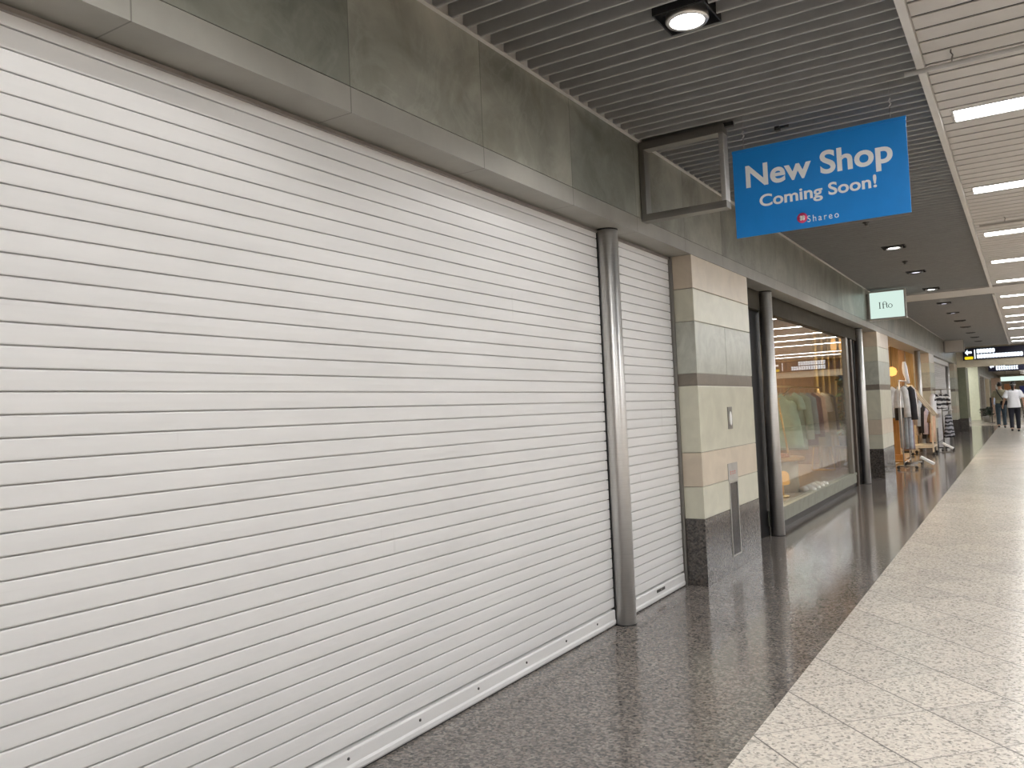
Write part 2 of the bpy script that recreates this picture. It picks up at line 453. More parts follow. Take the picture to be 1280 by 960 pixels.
# strip lights
ORD = ['nearest', 'second', 'third', 'fourth', 'fifth', 'sixth', 'seventh', 'eighth', 'ninth', 'tenth', 'eleventh', 'twelfth', 'thirteenth', 'fourteenth']
t = thing('strip_light', 'x', 'ceiling light', (LX0, 5.85, ZC), 'strip lights in the pale panel ceiling')
w = .127
mm = MB().box(LX0 + .012, LX1 - .012, 5.85 - w + .012, 5.85 + w - .012, ZC + .004, ZC + .02)
build(mm, 'diffuser', M['lamp'], t)
mm = MB().box(LX0, LX1, 5.85 - w, 5.85 - w + .012, ZC - .002, ZC + .05).box(LX0, LX1, 5.85 + w - .012, 5.85 + w, ZC - .002, ZC + .05)
mm.box(LX0, LX0 + .012, 5.85 - w, 5.85 + w, ZC - .002, ZC + .05).box(LX1 - .012, LX1, 5.85 - w, 5.85 + w, ZC - .002, ZC + .05)
build(mm, 'frame', M['trim'], t)
proto = t; k = 0
for y in LAMPS:
    if y < 5: lab = 'strip light in the pale ceiling nearer than the first one in view'
    else:
        lab = ('white strip light in pale ceiling, nearest of the row' if k == 0 else 'white strip light in pale ceiling, %s of the row counting from the nearest' % ORD[k]); k += 1
    if y == 5.85: proto['label'] = lab
    else: dup(proto, (LX0, y, ZC), lab)

# downlights in the slatted ceiling
def downlight(y, lens, label, big=1.0, watts=0):
    c = Vector((1.04, y, ZC))
    t = thing('downlight', label, 'ceiling light', c, 'round downlights in the slatted ceiling')
    h = MB()
    a = .12; z0, z1 = ZC - .002, ZC + .16
    for q in ((-a, -a + .006, -a, a), (a - .006, a, -a, a)): h.box(c.x + q[0], c.x + q[1], y + q[2], y + q[3], z0, z1)
    for q in ((-a, -a + .006), (a - .006, a)): h.box(c.x - a, c.x + a, y + q[0], y + q[1], z0, z1)
    h.box(c.x - a, c.x + a, y - a, y + a, z1, z1 + .006)
    build(h, 'housing', M['black'], t)
    r = MB().loft([[Vector((c.x + q * cos(2 * pi * i / 28), y + q * sin(2 * pi * i / 28), ZC + z)) for i in range(28)] for q, z in ((.078, -.016), (.092, -.018), (.098, -.008), (.092, .03), (.078, .05), (.076, .0), (.078, -.016))], False)
    build(r, 'ring', M['steel'] if big > 1 else M['charcoal'], t)
    l = MB().lathe((c.x, y, ZC), [(.01, -.012), (.045, -.010), (.070, -.002), (.072, .03), (.01, .04)], 28)
    build(l, 'lens', lens, t)
    b = MB().box(c.x - .115, c.x + .115, y - .008, y + .008, ZC + .045, ZC + .055)
    build(b, 'bracket', M['steel_dark'], t)
    if watts:
        sl = bpy.data.lights.new('downlight_beam', 'SPOT'); sl.energy = watts; sl.spot_size = radians(132); sl.spot_blend = .3
        sl.shadow_soft_size = .05; sl.color = (1, .985, .965)
        so = bpy.data.objects.new('downlight_beam', sl); COL.objects.link(so); so.parent = t; so.location = (0, 0, -.02)
    return t
for d in DL[:2]: downlight(d, M['down_on'], 'lit downlight in slatted ceiling nearer than the first one in view', 2, 44)
DL = DL[2:]
downlight(DL[0], M['down_on'], 'large glaring downlight in slatted ceiling at the top of the picture', 2, 44)
downlight(DL[1], M['down_off'], 'downlight in slatted ceiling just beyond the hanging blue sign')
downlight(DL[2], M['down_off'], 'downlight in slatted ceiling further behind the blue sign, before the lit one below it')
downlight(DL[3], M['down_on'], 'bright round downlight in slatted ceiling just below the blue sign', 1, 40)
downlight(DL[4], M['down_half'], 'dim round downlight between the two bright ones beyond the blue sign')
downlight(DL[5], M['down_on'], 'bright round downlight just before the smooth ceiling strip', 1, 40)
downlight(DL[6], M['down_half'], 'dim downlight, first beyond the smooth ceiling strip', 1, 14)
downlight(DL[7], M['down_half'], 'dim downlight, second beyond the smooth ceiling strip', 1, 14)
for i, d in enumerate(DL[8:]):
    downlight(d, M['down_off'], 'small dark downlight, %s beyond the smooth ceiling strip' % ['third', 'fourth', 'fifth', 'sixth', 'seventh'][i])

# small ceiling fittings
def sprinkler(x, y, label):
    t = thing('sprinkler_head', label, 'sprinkler', (x, y, ZC), 'sprinkler heads in the slatted ceiling')
    build(MB().lathe((x, y, ZC), [(.035, .004), (.036, -.004), (.02, -.012), (.012, -.03)], 16), 'rose', M['charcoal'], t)
    build(MB().tube([(x, y, ZC + .262), (x, y, ZC)], .01), 'pipe', M['steel_dark'], t)
    build(MB().lathe((x, y, ZC), [(.006, -.03), (.022, -.038), (.022, -.041), (.004, -.043)], 16), 'deflector', M['steel_dark'], t)
sprinkler(1.0, 8.747, 'tiny dark sprinkler head under the lower edge of the blue sign')
sprinkler(1.023, 11.63, 'tiny dark sprinkler head between the first two downlights below blue sign')
t = thing('ceiling_sensor', 'small black sensor box on slatted ceiling above the blue sign', 'sensor', (1.02, 5.3, ZC))
build(MB().box(.985, 1.015, 5.285, 5.325, ZC - .025, ZC + .004).box(1.0, 1.07, 5.295, 5.315, ZC - .012, ZC + .004), 'body', M['black'], t, .003)
build(MB().tube([(1.0, 5.282, ZC - .013), (1.0, 5.29, ZC - .013)], .008), 'lens', M['charcoal'], t)
build(MB().tube([(1.03, 5.305, ZC + .0), (1.03, 5.305, ZC + .2)], .005), 'stem', M['charcoal'], t)

# sign hanging rails under the pale ceiling
def rail(x, y, z, label):
    t = thing('hanging_rail', label, 'rail', (x, y, z), 'sign hanging rails under the pale ceiling')
    build(MB().tube([(x, y, z), (7.2, y, z)], .0125, 12), 'tube', M['trim'], t)
    for q in (x + .22, x + 2.2, x + 4.2):
        build(MB().tube([(q, y, z + .01), (q, y, z + .03), (q + .006, y, z + .045), (q - .004, y, z + .06), (q, y, ZC + .01)], .004, 6), 'hook', M['steel_dark'], t)
rail(1.80, 4.70, 3.005, 'thin pale rail hung under the ceiling, nearer one at the top right')
rail(1.945, 9.5, 3.02, 'thin pale rail hung under the ceiling, farther one between two strip lights')

# ------------------------------------------------------------------ roller shutters
PITCH = .0606; ZT = 2.411
def shutter(y0, y1, label):
    t = thing('roller_shutter', label, 'shutter', (0, (y0 + y1) / 2, 0), 'white roller shutters of the closed shop')
    prof = [(-.03, .098)]
    zs = [ZT - PITCH * i for i in range(38, -2, -1)]
    for z in zs:
        prof += [(-.006, z - .0021), (-.006, z + .0021), (.0045, z + .0024), (.0058, z + .006), (.0064, z + PITCH * .5), (.0058, z + PITCH - .006), (.0045, z + PITCH - .0024)]
    prof += [(-.03, zs[-1] + PITCH)]
    m = MB(); nn = len(prof)
    vs = [(x, y0, z) for x, z in prof] + [(x, y1, z) for x, z in prof]
    fs = [(i, i + nn, i + 1 + nn, i + 1) for i in range(nn - 1)] + [(0, nn - 1, 2 * nn - 1, nn)]
    m.add(vs, fs)
    build(m, 'curtain', M['shutter'], t)
    # bottom bar with a rounded nose and a lip on the floor
    pb = [(-.03, .006), (.012, .006), (.016, .014), (.016, .030), (.011, .040), (.011, .088), (.007, .096), (-.03, .098)]
    build(MB().prism(pb, 'y', y0, y1), 'bottom_bar', M['shutter'], t, .0015)
    build(MB().box(-.026, .010, y0, y1, 0, .007), 'rubber_seal', M['rubber'], t)
    return t
sh = shutter(-1.6, 4.652, 'wide white roller shutter filling the left of the picture')
for y in (1.44, 1.87, 2.292, 2.721, 3.154, 3.587, 4.012, 4.40):
    build(MB().tube([(.0105, y, .066), (.0145, y, .066)], .006, 10), 'screw', M['charcoal'], sh)
build(MB().box(-.03, .012, 4.6525, 4.672, 0, ZL), 'guide_channel', M['black'], sh)
build(MB().box(-.03, .020, -1.6, 4.66, 2.447, 2.450).box(-.03, .014, -1.6, 4.66, 2.450, 2.465), 'head_seal', M['head'], sh)
s2 = shutter(4.765, 5.872, 'narrow white roller shutter between steel post and stone pier')
build(MB().box(-.03, .006, 5.872, 5.884, 0, ZL).box(-.03, .028, 5.886, 5.908, 0, ZL), 'guide_channel', M['steel_dark'], s2, .002)
build(MB().box(-.03, .02, 4.76, 5.88, 2.447, 2.450).box(-.03, .014, 4.76, 5.88, 2.450, 2.465), 'head_seal', M['head'], s2)
lk = build(MB().box(.010, .0135, 5.33, 5.475, .058, .078), 'lock_plate', M['charcoal'], s2, .001)
build(MB().box(.0135, .0155, 5.39, 5.42, .063, .073), 'keyhole_cover', M['steel_dark'], lk)

# steel posts
def post(y, label, x=.045, r=.068):
    t = thing('steel_post', label, 'post', (x, y, 0), 'round steel posts between the shop openings')
    build(MB().loft([[Vector((x + r * cos(2 * pi * i / 40), y + r * sin(2 * pi * i / 40), z)) for i in range(40)] for z in (.004, ZL - .006)]), 'tube', M['post_steel'], t)
    build(MB().lathe((x, y, 0), [(r + .003, 0), (r + .003, .005), (r, .006)], 40), 'base_ring', M['rubber'], t)
    build(MB().lathe((x, y, ZL), [(r + .002, -.0), (r + .002, -.008), (r, -.009)], 40), 'top_ring', M['black'], t)
    return t
post(4.715, 'round brushed steel post between the wide and the narrow shutter', .05, .069)
post(8.45, 'round steel post at the near side of the shop window')
post(14.02, 'round steel post at the far side of the shop window', .03)
post(22.35, 'round steel post before the third stone pier, behind the clothes rails')
post(31.3, 'farthest round steel post, right of the distant white shutter')

# ------------------------------------------------------------------ stone piers
ROWS = [(0, .491, 'plinth_granite', 'plinth'), (.494, .729, 'cream', 'stone_block'), (.732, .984, 'pink', 'stone_block'), (.987, 1.485, 'cream', 'stone_block'),
        (1.488, 1.575, 'band', 'stone_band'), (1.578, 1.968, 'grey_stone', 'stone_block'), (1.971, 2.216, 'cream', 'stone_block'), (2.219, ZL, 'pink', 'stone_block')]
def pier(y0, y1, label, x1=FX, mats=None):
    t = thing('stone_pier', label, 'pier', (0, (y0 + y1) / 2, 0), 'stone clad piers along the left side')
    for i, (a, b, mt, nm) in enumerate(ROWS):
        if mats: mt = mats.get(i, mt)
        bv = .006 if nm != 'plinth' else .002
        if nm == 'stone_band': build(MB().box(-.2, x1 - .004, y0 + .003, y1 - .003, a, b), nm, M[mt], t, .002)
        elif i == 5:
            ym = y0 + (y1 - y0) * .5
            build(MB().box(-.2, x1, y0, ym - .001, a, b), nm, M[mt], t, bv); build(MB().box(-.2, x1, ym + .001, y1, a, b), nm, M[mt], t, bv)
        else: build(MB().box(-.2, x1, y0, y1, a, b), nm, M[mt], t, bv)
    build(MB().box(-.2, x1 - .008, y0 + .008, y1 - .008, 0, ZL), 'mortar_core', M['band'], t)
    return t
pier(*PIERS[0], 'stone clad pier with call button, nearest to the camera')
pier(*PIERS[1], 'stone clad pier beyond the shop window, under the small lit sign')
pier(*PIERS[2], 'stone clad pier behind the beige clothes rail, third from the camera')
pier(*PIERS[3], 'farthest stone clad pier, just before the beige beam')

# wall call button
t = thing('wall_button', 'small steel call button plate on the near stone pier', 'button', (FX, 6.64, 1.225))
build(MB().box(FX, FX + .005, 6.585, 6.70, 1.135, 1.315), 'plate', M['steel_dark'], t, .0015)
b = MB(); rr = []
for xx, s in ((FX + .005, 1), (FX + .009, 1), (FX + .0115, .8)):
    rr.append([Vector((xx, 6.645 + .03 * s * cos(2 * pi * i / 24), 1.22 + .058 * s * sin(2 * pi * i / 24))) for i in range(24)])
build(b.loft(rr), 'push_button', M['placard'], t)
# recessed cabinet
t = thing('hydrant_cabinet', 'tall narrow smoked glass cabinet set into the near pier', 'cabinet', (FX, 6.64, .12))
build(MB().box(FX, FX + .004, 6.515, 6.765, .715, .858), 'label_plate', M['alu'], t, .001)
rt = MB()
for i in range(3):
    yy = 6.56 + .055 * i
    rt.box(FX + .004, FX + .0045, yy, yy + .035, .786, .791).box(FX + .004, FX + .0045, yy, yy + .035, .770, .774).box(FX + .004, FX + .0045, yy + .015, yy + .020, .762, .798)
build(rt, 'red_lettering', M['red'], t)
fr = MB().box(FX, FX + .006, 6.528, 6.542, .11, .712).box(FX, FX + .006, 6.738, 6.752, .11, .712).box(FX, FX + .006, 6.542, 6.738, .11, .124).box(FX, FX + .006, 6.542, 6.738, .700, .712)
build(fr, 'frame', M['alu'], t)
build(MB().box(FX, FX + .003, 6.542, 6.738, .124, .700), 'door', M['mirror'], t)

# ------------------------------------------------------------------ hanging signs
def text_mesh(txt, x0, x1, z0, capz, y, bold=.0, spacing=1.0, ref=None):
    """letters standing in the XZ plane, fitted to x0..x1 and to the capital height capz"""
    cu = bpy.data.curves.new('t', 'FONT'); cu.body = txt; cu.size = 1; cu.offset = bold; cu.extrude = 0; cu.space_character = spacing
    cu.resolution_u = 6
    o = bpy.data.objects.new('t', cu); COL.objects.link(o)
    dg = bpy.context.evaluated_depsgraph_get(); dg.update()
    me = bpy.data.meshes.new_from_object(o.evaluated_get(dg))
    bpy.data.objects.remove(o)
    cu2 = bpy.data.curves.new('t2', 'FONT'); cu2.body = ref or txt[0]; cu2.size = 1; cu2.offset = bold
    o2 = bpy.data.objects.new('t2', cu2); COL.objects.link(o2); dg = bpy.context.evaluated_depsgraph_get(); dg.update()
    m2 = bpy.data.meshes.new_from_object(o2.evaluated_get(dg)); bpy.data.objects.remove(o2)
    cz0 = min(v.co.y for v in m2.vertices); cz1 = max(v.co.y for v in m2.vertices)
    ax = min(v.co.x for v in me.vertices); bx = max(v.co.x for v in me.vertices)
    sx = (x1 - x0) / (bx - ax); sz = capz / (cz1 - cz0)
    mb = MB()
    vs = [(x0 + (v.co.x - ax) * sx, y, z0 + (v.co.y - cz0) * sz) for v in me.vertices]
    fs = [tuple(p.vertices) for p in me.polygons]
    n = len(vs)
    edges = {}
    for f in fs:
        for a, b in zip(f, f[1:] + f[:1]): edges[(a, b)] = 1
    side = [(a, b, b + n, a + n) for (a, b) in edges if (b, a) not in edges]
    mb.add(vs + [(p[0], y + .0008, p[2]) for p in vs], fs + [tuple(i + n for i in reversed(f)) for f in fs] + side)
    return mb

YS = 4.98
t = thing('hanging_sign', 'blue New Shop Coming Soon sign hanging from the slatted ceiling', 'sign', (1.29, YS, 2.35))
build(MB().box(.797, 1.766, YS, YS + .006, 2.342, 2.872), 'panel', M['blue'], t, .001)
build(MB().box(.795, 1.768, YS - .004, YS + .010, 2.862, 2.880), 'top_rail', M['blue'], t, .002)
build(text_mesh('New Shop', .872, 1.690, 2.640, .135, YS - .0008, .025), 'lettering', M['white_print'], t)
build(text_mesh('Coming Soon!', .947, 1.600, 2.511, .074, YS - .0008, .022), 'lettering', M['white_print'], t)
build(text_mesh('Shareo', 1.216, 1.390, 2.375, .038, YS - .0008, .0, 1.35), 'lettering', M['white_print'], t)
lg = MB().loft([[Vector((1.188 + .030 * cos(2 * pi * i / 32), yy, 2.405 + .030 * sin(2 * pi * i / 32))) for i in range(32)] for yy in (YS - .0008, YS)])
lo = build(lg, 'logo', M['pink_print'], t)
pt = MB()
for a in range(4):
    cx, cz = 1.188 + .0095 * cos(pi / 4 + a * pi / 2), 2.405 + .0095 * sin(pi / 4 + a * pi / 2)
    pt.loft([[Vector((cx + .0075 * cos(2 * pi * i / 14), yy, cz + .0085 * sin(2 * pi * i / 14))) for i in range(14)] for yy in (YS - .0014, YS - .0008)])
build(pt, 'logo_petals', M['placard'], lo)
for x in (.868, 1.69):
    wr = build(MB().tube([(x, YS + .003, 2.875), (x, YS + .003, 2.955)], .003, 6).tube([(x, YS + .003, 2.99), (x, YS + .003, ZC + .05)], .0018, 6), 'hanging_wire', M['steel_dark'], t)
    build(MB().tube([(x - .004, YS + .003, 2.95), (x + .006, YS + .003, 2.965), (x - .006, YS + .003, 2.98), (x + .004, YS + .003, 2.995)], .004, 6), 'hook', M['steel'], wr)

# empty sign frame on the fascia
t = thing('sign_frame', 'empty rectangular steel sign frame fixed to fascia, left of blue sign', 'sign frame', (FX, 5.03, 2.56))
ya, yb = 4.99, 5.075
def fbar(mb, a, b, c, d): mb.box(a, b, ya, yb, c, d)
mb = MB(); fbar(mb, FX + .003, .745, 3.02, 3.076); build(mb, 'top_bar', M['steel_dark'], t, .004)
mb = MB(); fbar(mb, FX + .003, .745, 2.55, 2.595); build(mb, 'bottom_bar', M['steel_dark'], t, .004)
mb = MB(); fbar(mb, FX + .003, FX + .040, 2.595, 3.02); build(mb, 'side_bar', M['steel_dark'], t, .004)
mb = MB(); fbar(mb, .712, .745, 2.595, 3.02); build(mb, 'side_bar', M['steel'], t, .008)
build(MB().box(.69, .80, 5.02, 5.05, 3.06, 3.085), 'ceiling_bracket', M['black'], t)

# lit sign box
def sign_box(y, z0, z1, face, label, name):
    t = thing(name, label, 'sign', (FX, y, z0))
    x0, x1 = FX + .03, .745
    ya, yb = y - .06, y + .06
    fr = MB().box(x0, x1, ya, yb, z0, z0 + .022).box(x0, x1, ya, yb, z1 - .022, z1).box(x0, x0 + .022, ya, yb, z0 + .022, z1 - .022).box(x1 - .022, x1, ya, yb, z0 + .022, z1 - .022)
    build(fr, 'frame', M['alu'], t, .002)
    build(MB().box(x0 + .022, x1 - .022, ya + .008, ya + .014, z0 + .022, z1 - .022), 'face_panel', face, t)
    build(MB().box(x0 + .022, x1 - .022, yb - .014, yb - .008, z0 + .022, z1 - .022), 'face_panel', face, t)
    build(MB().box(FX, x0, y - .03, y + .03, z0 + .03, z1 - .03), 'wall_bracket', M['steel_dark'], t)
    return t, x0, x1, ya + .008
t, x0, x1, yf = sign_box(14.12, 2.58, 3.035, M['mint'], 'small lit pale green sign box reading Ifto on the fascia', 'lit_sign')
L = MB()
yy0, yy1 = yf - .003, yf
def strk(pts, wd):
    for (a, b), (c, d) in zip(pts, pts[1:]):
        dx, dz = c - a, d - b; ln = math.hypot(dx, dz); nx, nz = -dz / ln * wd / 2, dx / ln * wd / 2
        L.prism([(a + nx, b + nz), (c + nx, d + nz), (c - nx, d - nz), (a - nx, b - nz)], 'y', yy0, yy1)
bx, bz = .372, 2.755
s = .0011
q = lambda a, b: (bx + a * s, bz + b * s)
strk([q(0, 0), q(0, 88)], .013); strk([q(-14, 0), q(14, 0)], .005); strk([q(-14, 88), q(14, 88)], .005)
strk([q(45, 0), q(45, 78), q(52, 90), q(64, 94), q(78, 90), q(90, 76)], .007); strk([q(45, 0), q(45, 78)], .013); strk([q(33, 58), q(102, 58)], .005); strk([q(34, 0), q(58, 0)], .005)
strk([q(90, 76), q(90, 12)], .012); strk([q(90, 12), q(96, 2), q(106, 4)], .006)
strk([q(138 + 22 * cos(a), 28 + 28 * sin(a)) for a in [2 * pi * i / 20 for i in range(21)]], .006)
strk([q(158, 12), q(163, 30), q(157, 46)], .010); strk([q(114, 10), q(113, 28), q(117, 44)], .008)
build(L, 'lettering', M['ink'], t)
sign_box(28.6, 2.66, 3.05, M['sign_white'], 'blank off white sign box on the far fascia', 'blank_sign')

# ------------------------------------------------------------------ shop window (second opening)
WY0, WY1 = 8.645, 13.12
t = thing('window_surround', 'dark framed shop front between two steel posts', 'shop front', (0, 11, 0))
build(MB().box(-.09, .005, 7.4, 13.98, 2.275, ZL), 'header', plain('olive_brown_header', (.055, .048, .036), .8, 0, .2), t, .003)
build(MB().box(-.09, .004, 8.46, 13.3, .085, .20).box(-.12, .012, 8.46, 13.3, .20, .235), 'sill', plain('pale_grey_green_sill', (.27, .275, .225), .5), t, .003)
build(MB().box(-.09, -.035, 8.46, 13.3, 0, .085), 'kick_plate', M['charcoal'], t)
build(MB().box(-.06, .0, 13.1, 13.24, .235, 2.275), 'side_frame', M['steel_dark'], t, .002)
build(MB().box(-.09, -.045, 13.24, 14.9, 0, 2.275), 'dark_panel', M['black'], t)
build(MB().box(-.045, -.01, 13.55, 13.66, 0, 2.275), 'jamb', plain('brown_jamb', (.10, .075, .06), .4), t)
build(MB().box(-.09, -.045, 7.37, 8.64, 0, 2.275), 'dark_panel', M['black'], t)
build(MB().box(-.045, -.005, 7.62, 7.95, 0, 2.275), 'jamb', plain('olive_jamb', (.075, .072, .06), .4), t, .003)
wn = build(MB().box(-.045, -.037, WY0, WY1, .236, 2.274), 'window_1', M['glass'], loc=(0, 0, 0))
struct(wn, 'large shop window pane reflecting the corridor lights', 'window')

# shop interior shell
SX = -3.2
m = MB().box(SX, -.1, 7.4, 15.6, .1, .2)
struct(build(m, 'floor', M['shop_floor'], loc=(0, 0, 0)), 'raised floor inside the shop window', 'floor')
m = MB().box(SX, -.2, 15.6, 15.7, 0, 3.2)
struct(build(m, 'wall_back', M['wood_dark'], loc=(0, 0, 0)), 'brown wooden far wall inside the window shop', 'wall')
m = MB().box(SX - .1, SX, 7.3, 15.7, 0, 3.2)
struct(build(m, 'wall_side', M['wood_dark'], loc=(0, 0, 0)), 'brown wooden side wall inside the window shop', 'wall')
m = MB().box(SX, -.2, 7.3, 7.4, 0, 3.2)
struct(build(m, 'wall_front', M['wood_dark'], loc=(0, 0, 0)), 'near wall inside the window shop', 'wall')
m = MB().box(SX, -.1, 7.3, 15.7, 2.9, 3.0)
struct(build(m, 'ceiling', M['beige'], loc=(0, 0, 0)), 'plain ceiling inside the window shop', 'ceiling')

def pendant(x, y, z, label, r=.09, top=2.9):
    t = thing('pendant_lamp', label, 'lamp', (x, y, z), 'warm lamps inside the shops')
    build(MB().lathe((x, y, z), [(.02, -.11), (r * .8, -.08), (r, 0), (r * .8, .08), (.03, .12)], 20), 'globe', M['warm_lamp'], t)
    build(MB().tube([(x, y, z + .12), (x, y, top)], .006), 'cord', M['black'], t)
    build(MB().lathe((x, y, top), [(.05, 0), (.05, -.02), (.02, -.03)], 16), 'ceiling_cap', M['black'], t)
pendant(-.24, 14.15, 2.22, 'small warm glowing lamp by the ochre curtain, nearer the glass', .05)
pendant(-.40, 14.3, 2.24, 'small warm glowing lamp by the ochre curtain, deeper in the shop', .05)
pendant(-2.7, 11.3, 2.3, 'warm lamp added out of view deep inside the window shop')  # this lamp and the next are added, hidden deep in the shop
pendant(-2.7, 8.6, 2.3, 'warm lamp added out of view inside the shop near its left end')

# ochre curtain at the right end of the window
m = MB(); pts = []
for i in range(61):
    u = i / 60
    pts.append((-.80 + .68 * u, 14.6 + .045 * sin(u * 2 * pi * 7)))
nn = len(pts)
vs = [(x, y, .21) for x, y in pts] + [(x, y, 2.8) for x, y in pts] + [(x, y + .01, .21) for x, y in pts] + [(x, y + .01, 2.8) for x, y in pts]
fs = [(i, i + 1, i + 1 + nn, i + nn) for i in range(nn - 1)] + [(2 * nn + i + nn, 2 * nn + i + 1 + nn, 2 * nn + i + 1, 2 * nn + i) for i in range(nn - 1)]
fs += [(i, i + 2 * nn, i + 1 + 2 * nn, i + 1) for i in range(nn - 1)] + [(i + nn, i + 1 + nn, i + 1 + 3 * nn, i + 3 * nn) for i in range(nn - 1)]
m.add(vs, fs, True)
tag(build(m, 'curtain', M['curtain'], loc=(-.46, 14.6, .21)), 'ochre pleated curtain at the right end of the shop window', 'curtain')

def fill_panel(x, y, z, label, s=.3):  # hidden glowing panel, added to brighten the shop interiors
    t = thing('shop_fill_light', label, 'ceiling light', (x, y, z), 'square fill lights added inside the shops')
    build(MB().box(x - s, x + s, y - s, y + s, z - .012, z - .006), 'diffuser', M['warm_fill'], t)
    fr = MB()
    for a, b, c, d in ((-s - .02, s + .02, -s - .02, -s), (-s - .02, s + .02, s, s + .02), (-s - .02, -s, -s, s), (s, s + .02, -s, s)): fr.box(x + a, x + b, y + c, y + d, z - .015, z)
    build(fr, 'frame', M['trim'], t)
fill_panel(-2.4, 9.6, 2.9, 'square fill light added inside the window shop, nearest')
fill_panel(-2.4, 11.8, 2.9, 'square fill light added inside the window shop, middle one')
fill_panel(-1.7, 14.0, 2.9, 'square fill light added inside the window shop, nearest the curtain')
fill_panel(-1.4, 18.0, 2.7, 'square fill light added inside the open shop, nearer one')
fill_panel(-1.2, 21.0, 2.7, 'square fill light added inside the open shop, farther one')

def leaf(mb, p, d, ln, wd):
    d = Vector(d).normalized(); s = d.cross(Vector((.3, .2, 1))).normalized(); up = s.cross(d)
    a = Vector(p); b = a + d * ln
    mid = a + d * ln * .45
    vs = [a, mid + s * wd + up * wd * .15, b - up * ln * .1, mid - s * wd + up * wd * .15, mid + up * wd * .5 * .3, mid - up * .003]
    mb.add(vs, [(0, 1, 4), (1, 2, 4), (2, 3, 4), (3, 0, 4), (0, 5, 1), (1, 5, 2), (2, 5, 3), (3, 5, 0)])

def vine(x, y, z0, z1, label, n=130, spread=.14):
    t = thing('vine_plant', label, 'plant', (x, y, z0))
    st = MB(); lf = MB()
    for k in range(5):
        a = random.uniform(0, 2 * pi); r = random.uniform(.02, spread * .7)
        pts = [(x + r * cos(a) * sin(u * pi) + .02 * sin(9 * u + k), y + r * sin(a) * sin(u * pi), z0 + (z1 - z0) * u) for u in [i / 10 for i in range(11)]]
        st.tube(pts, .006, 6)
        for i in range(n // 5):
            u = random.random(); q = pts[int(u * 10)]
            leaf(lf, (q[0], q[1], z0 + (z1 - z0) * u), (random.uniform(-1, 1), random.uniform(-1, 1), random.uniform(-.8, .5)), random.uniform(.08, .15), random.uniform(.025, .045))
    build(st, 'stems', M['leaf_dark'], t)
    o = build(lf, 'foliage', M['leaf'], t)
    build(MB().lathe((x, y, z0), [(.07, -.001), (.09, -.0), (.11, .16), (.10, .165), (.095, .13), (.01, .13)], 20), 'pot', M['charcoal'], t)
    return t
# wooden stand carrying the vine
st = thing('plant_stand', 'dark wooden plant stand under the vine in the shop window', 'stand', (-.30, 14.31, .2))
build(MB().box(-.46, -.14, 14.16, 14.46, .55, .59), 'top', M['wood_dark'], st, .004)
for dx in (-.15, .15):
    for dy in (-.13, .13):
        build(MB().box(-.30 + dx - .015, -.30 + dx + .015, 14.31 + dy - .015, 14.31 + dy + .015, .2, .55), 'leg', M['wood_dark'], st)
vine(-.30, 14.30, .59, 1.75, 'green leafy vine climbing beside the curtain in the shop window')

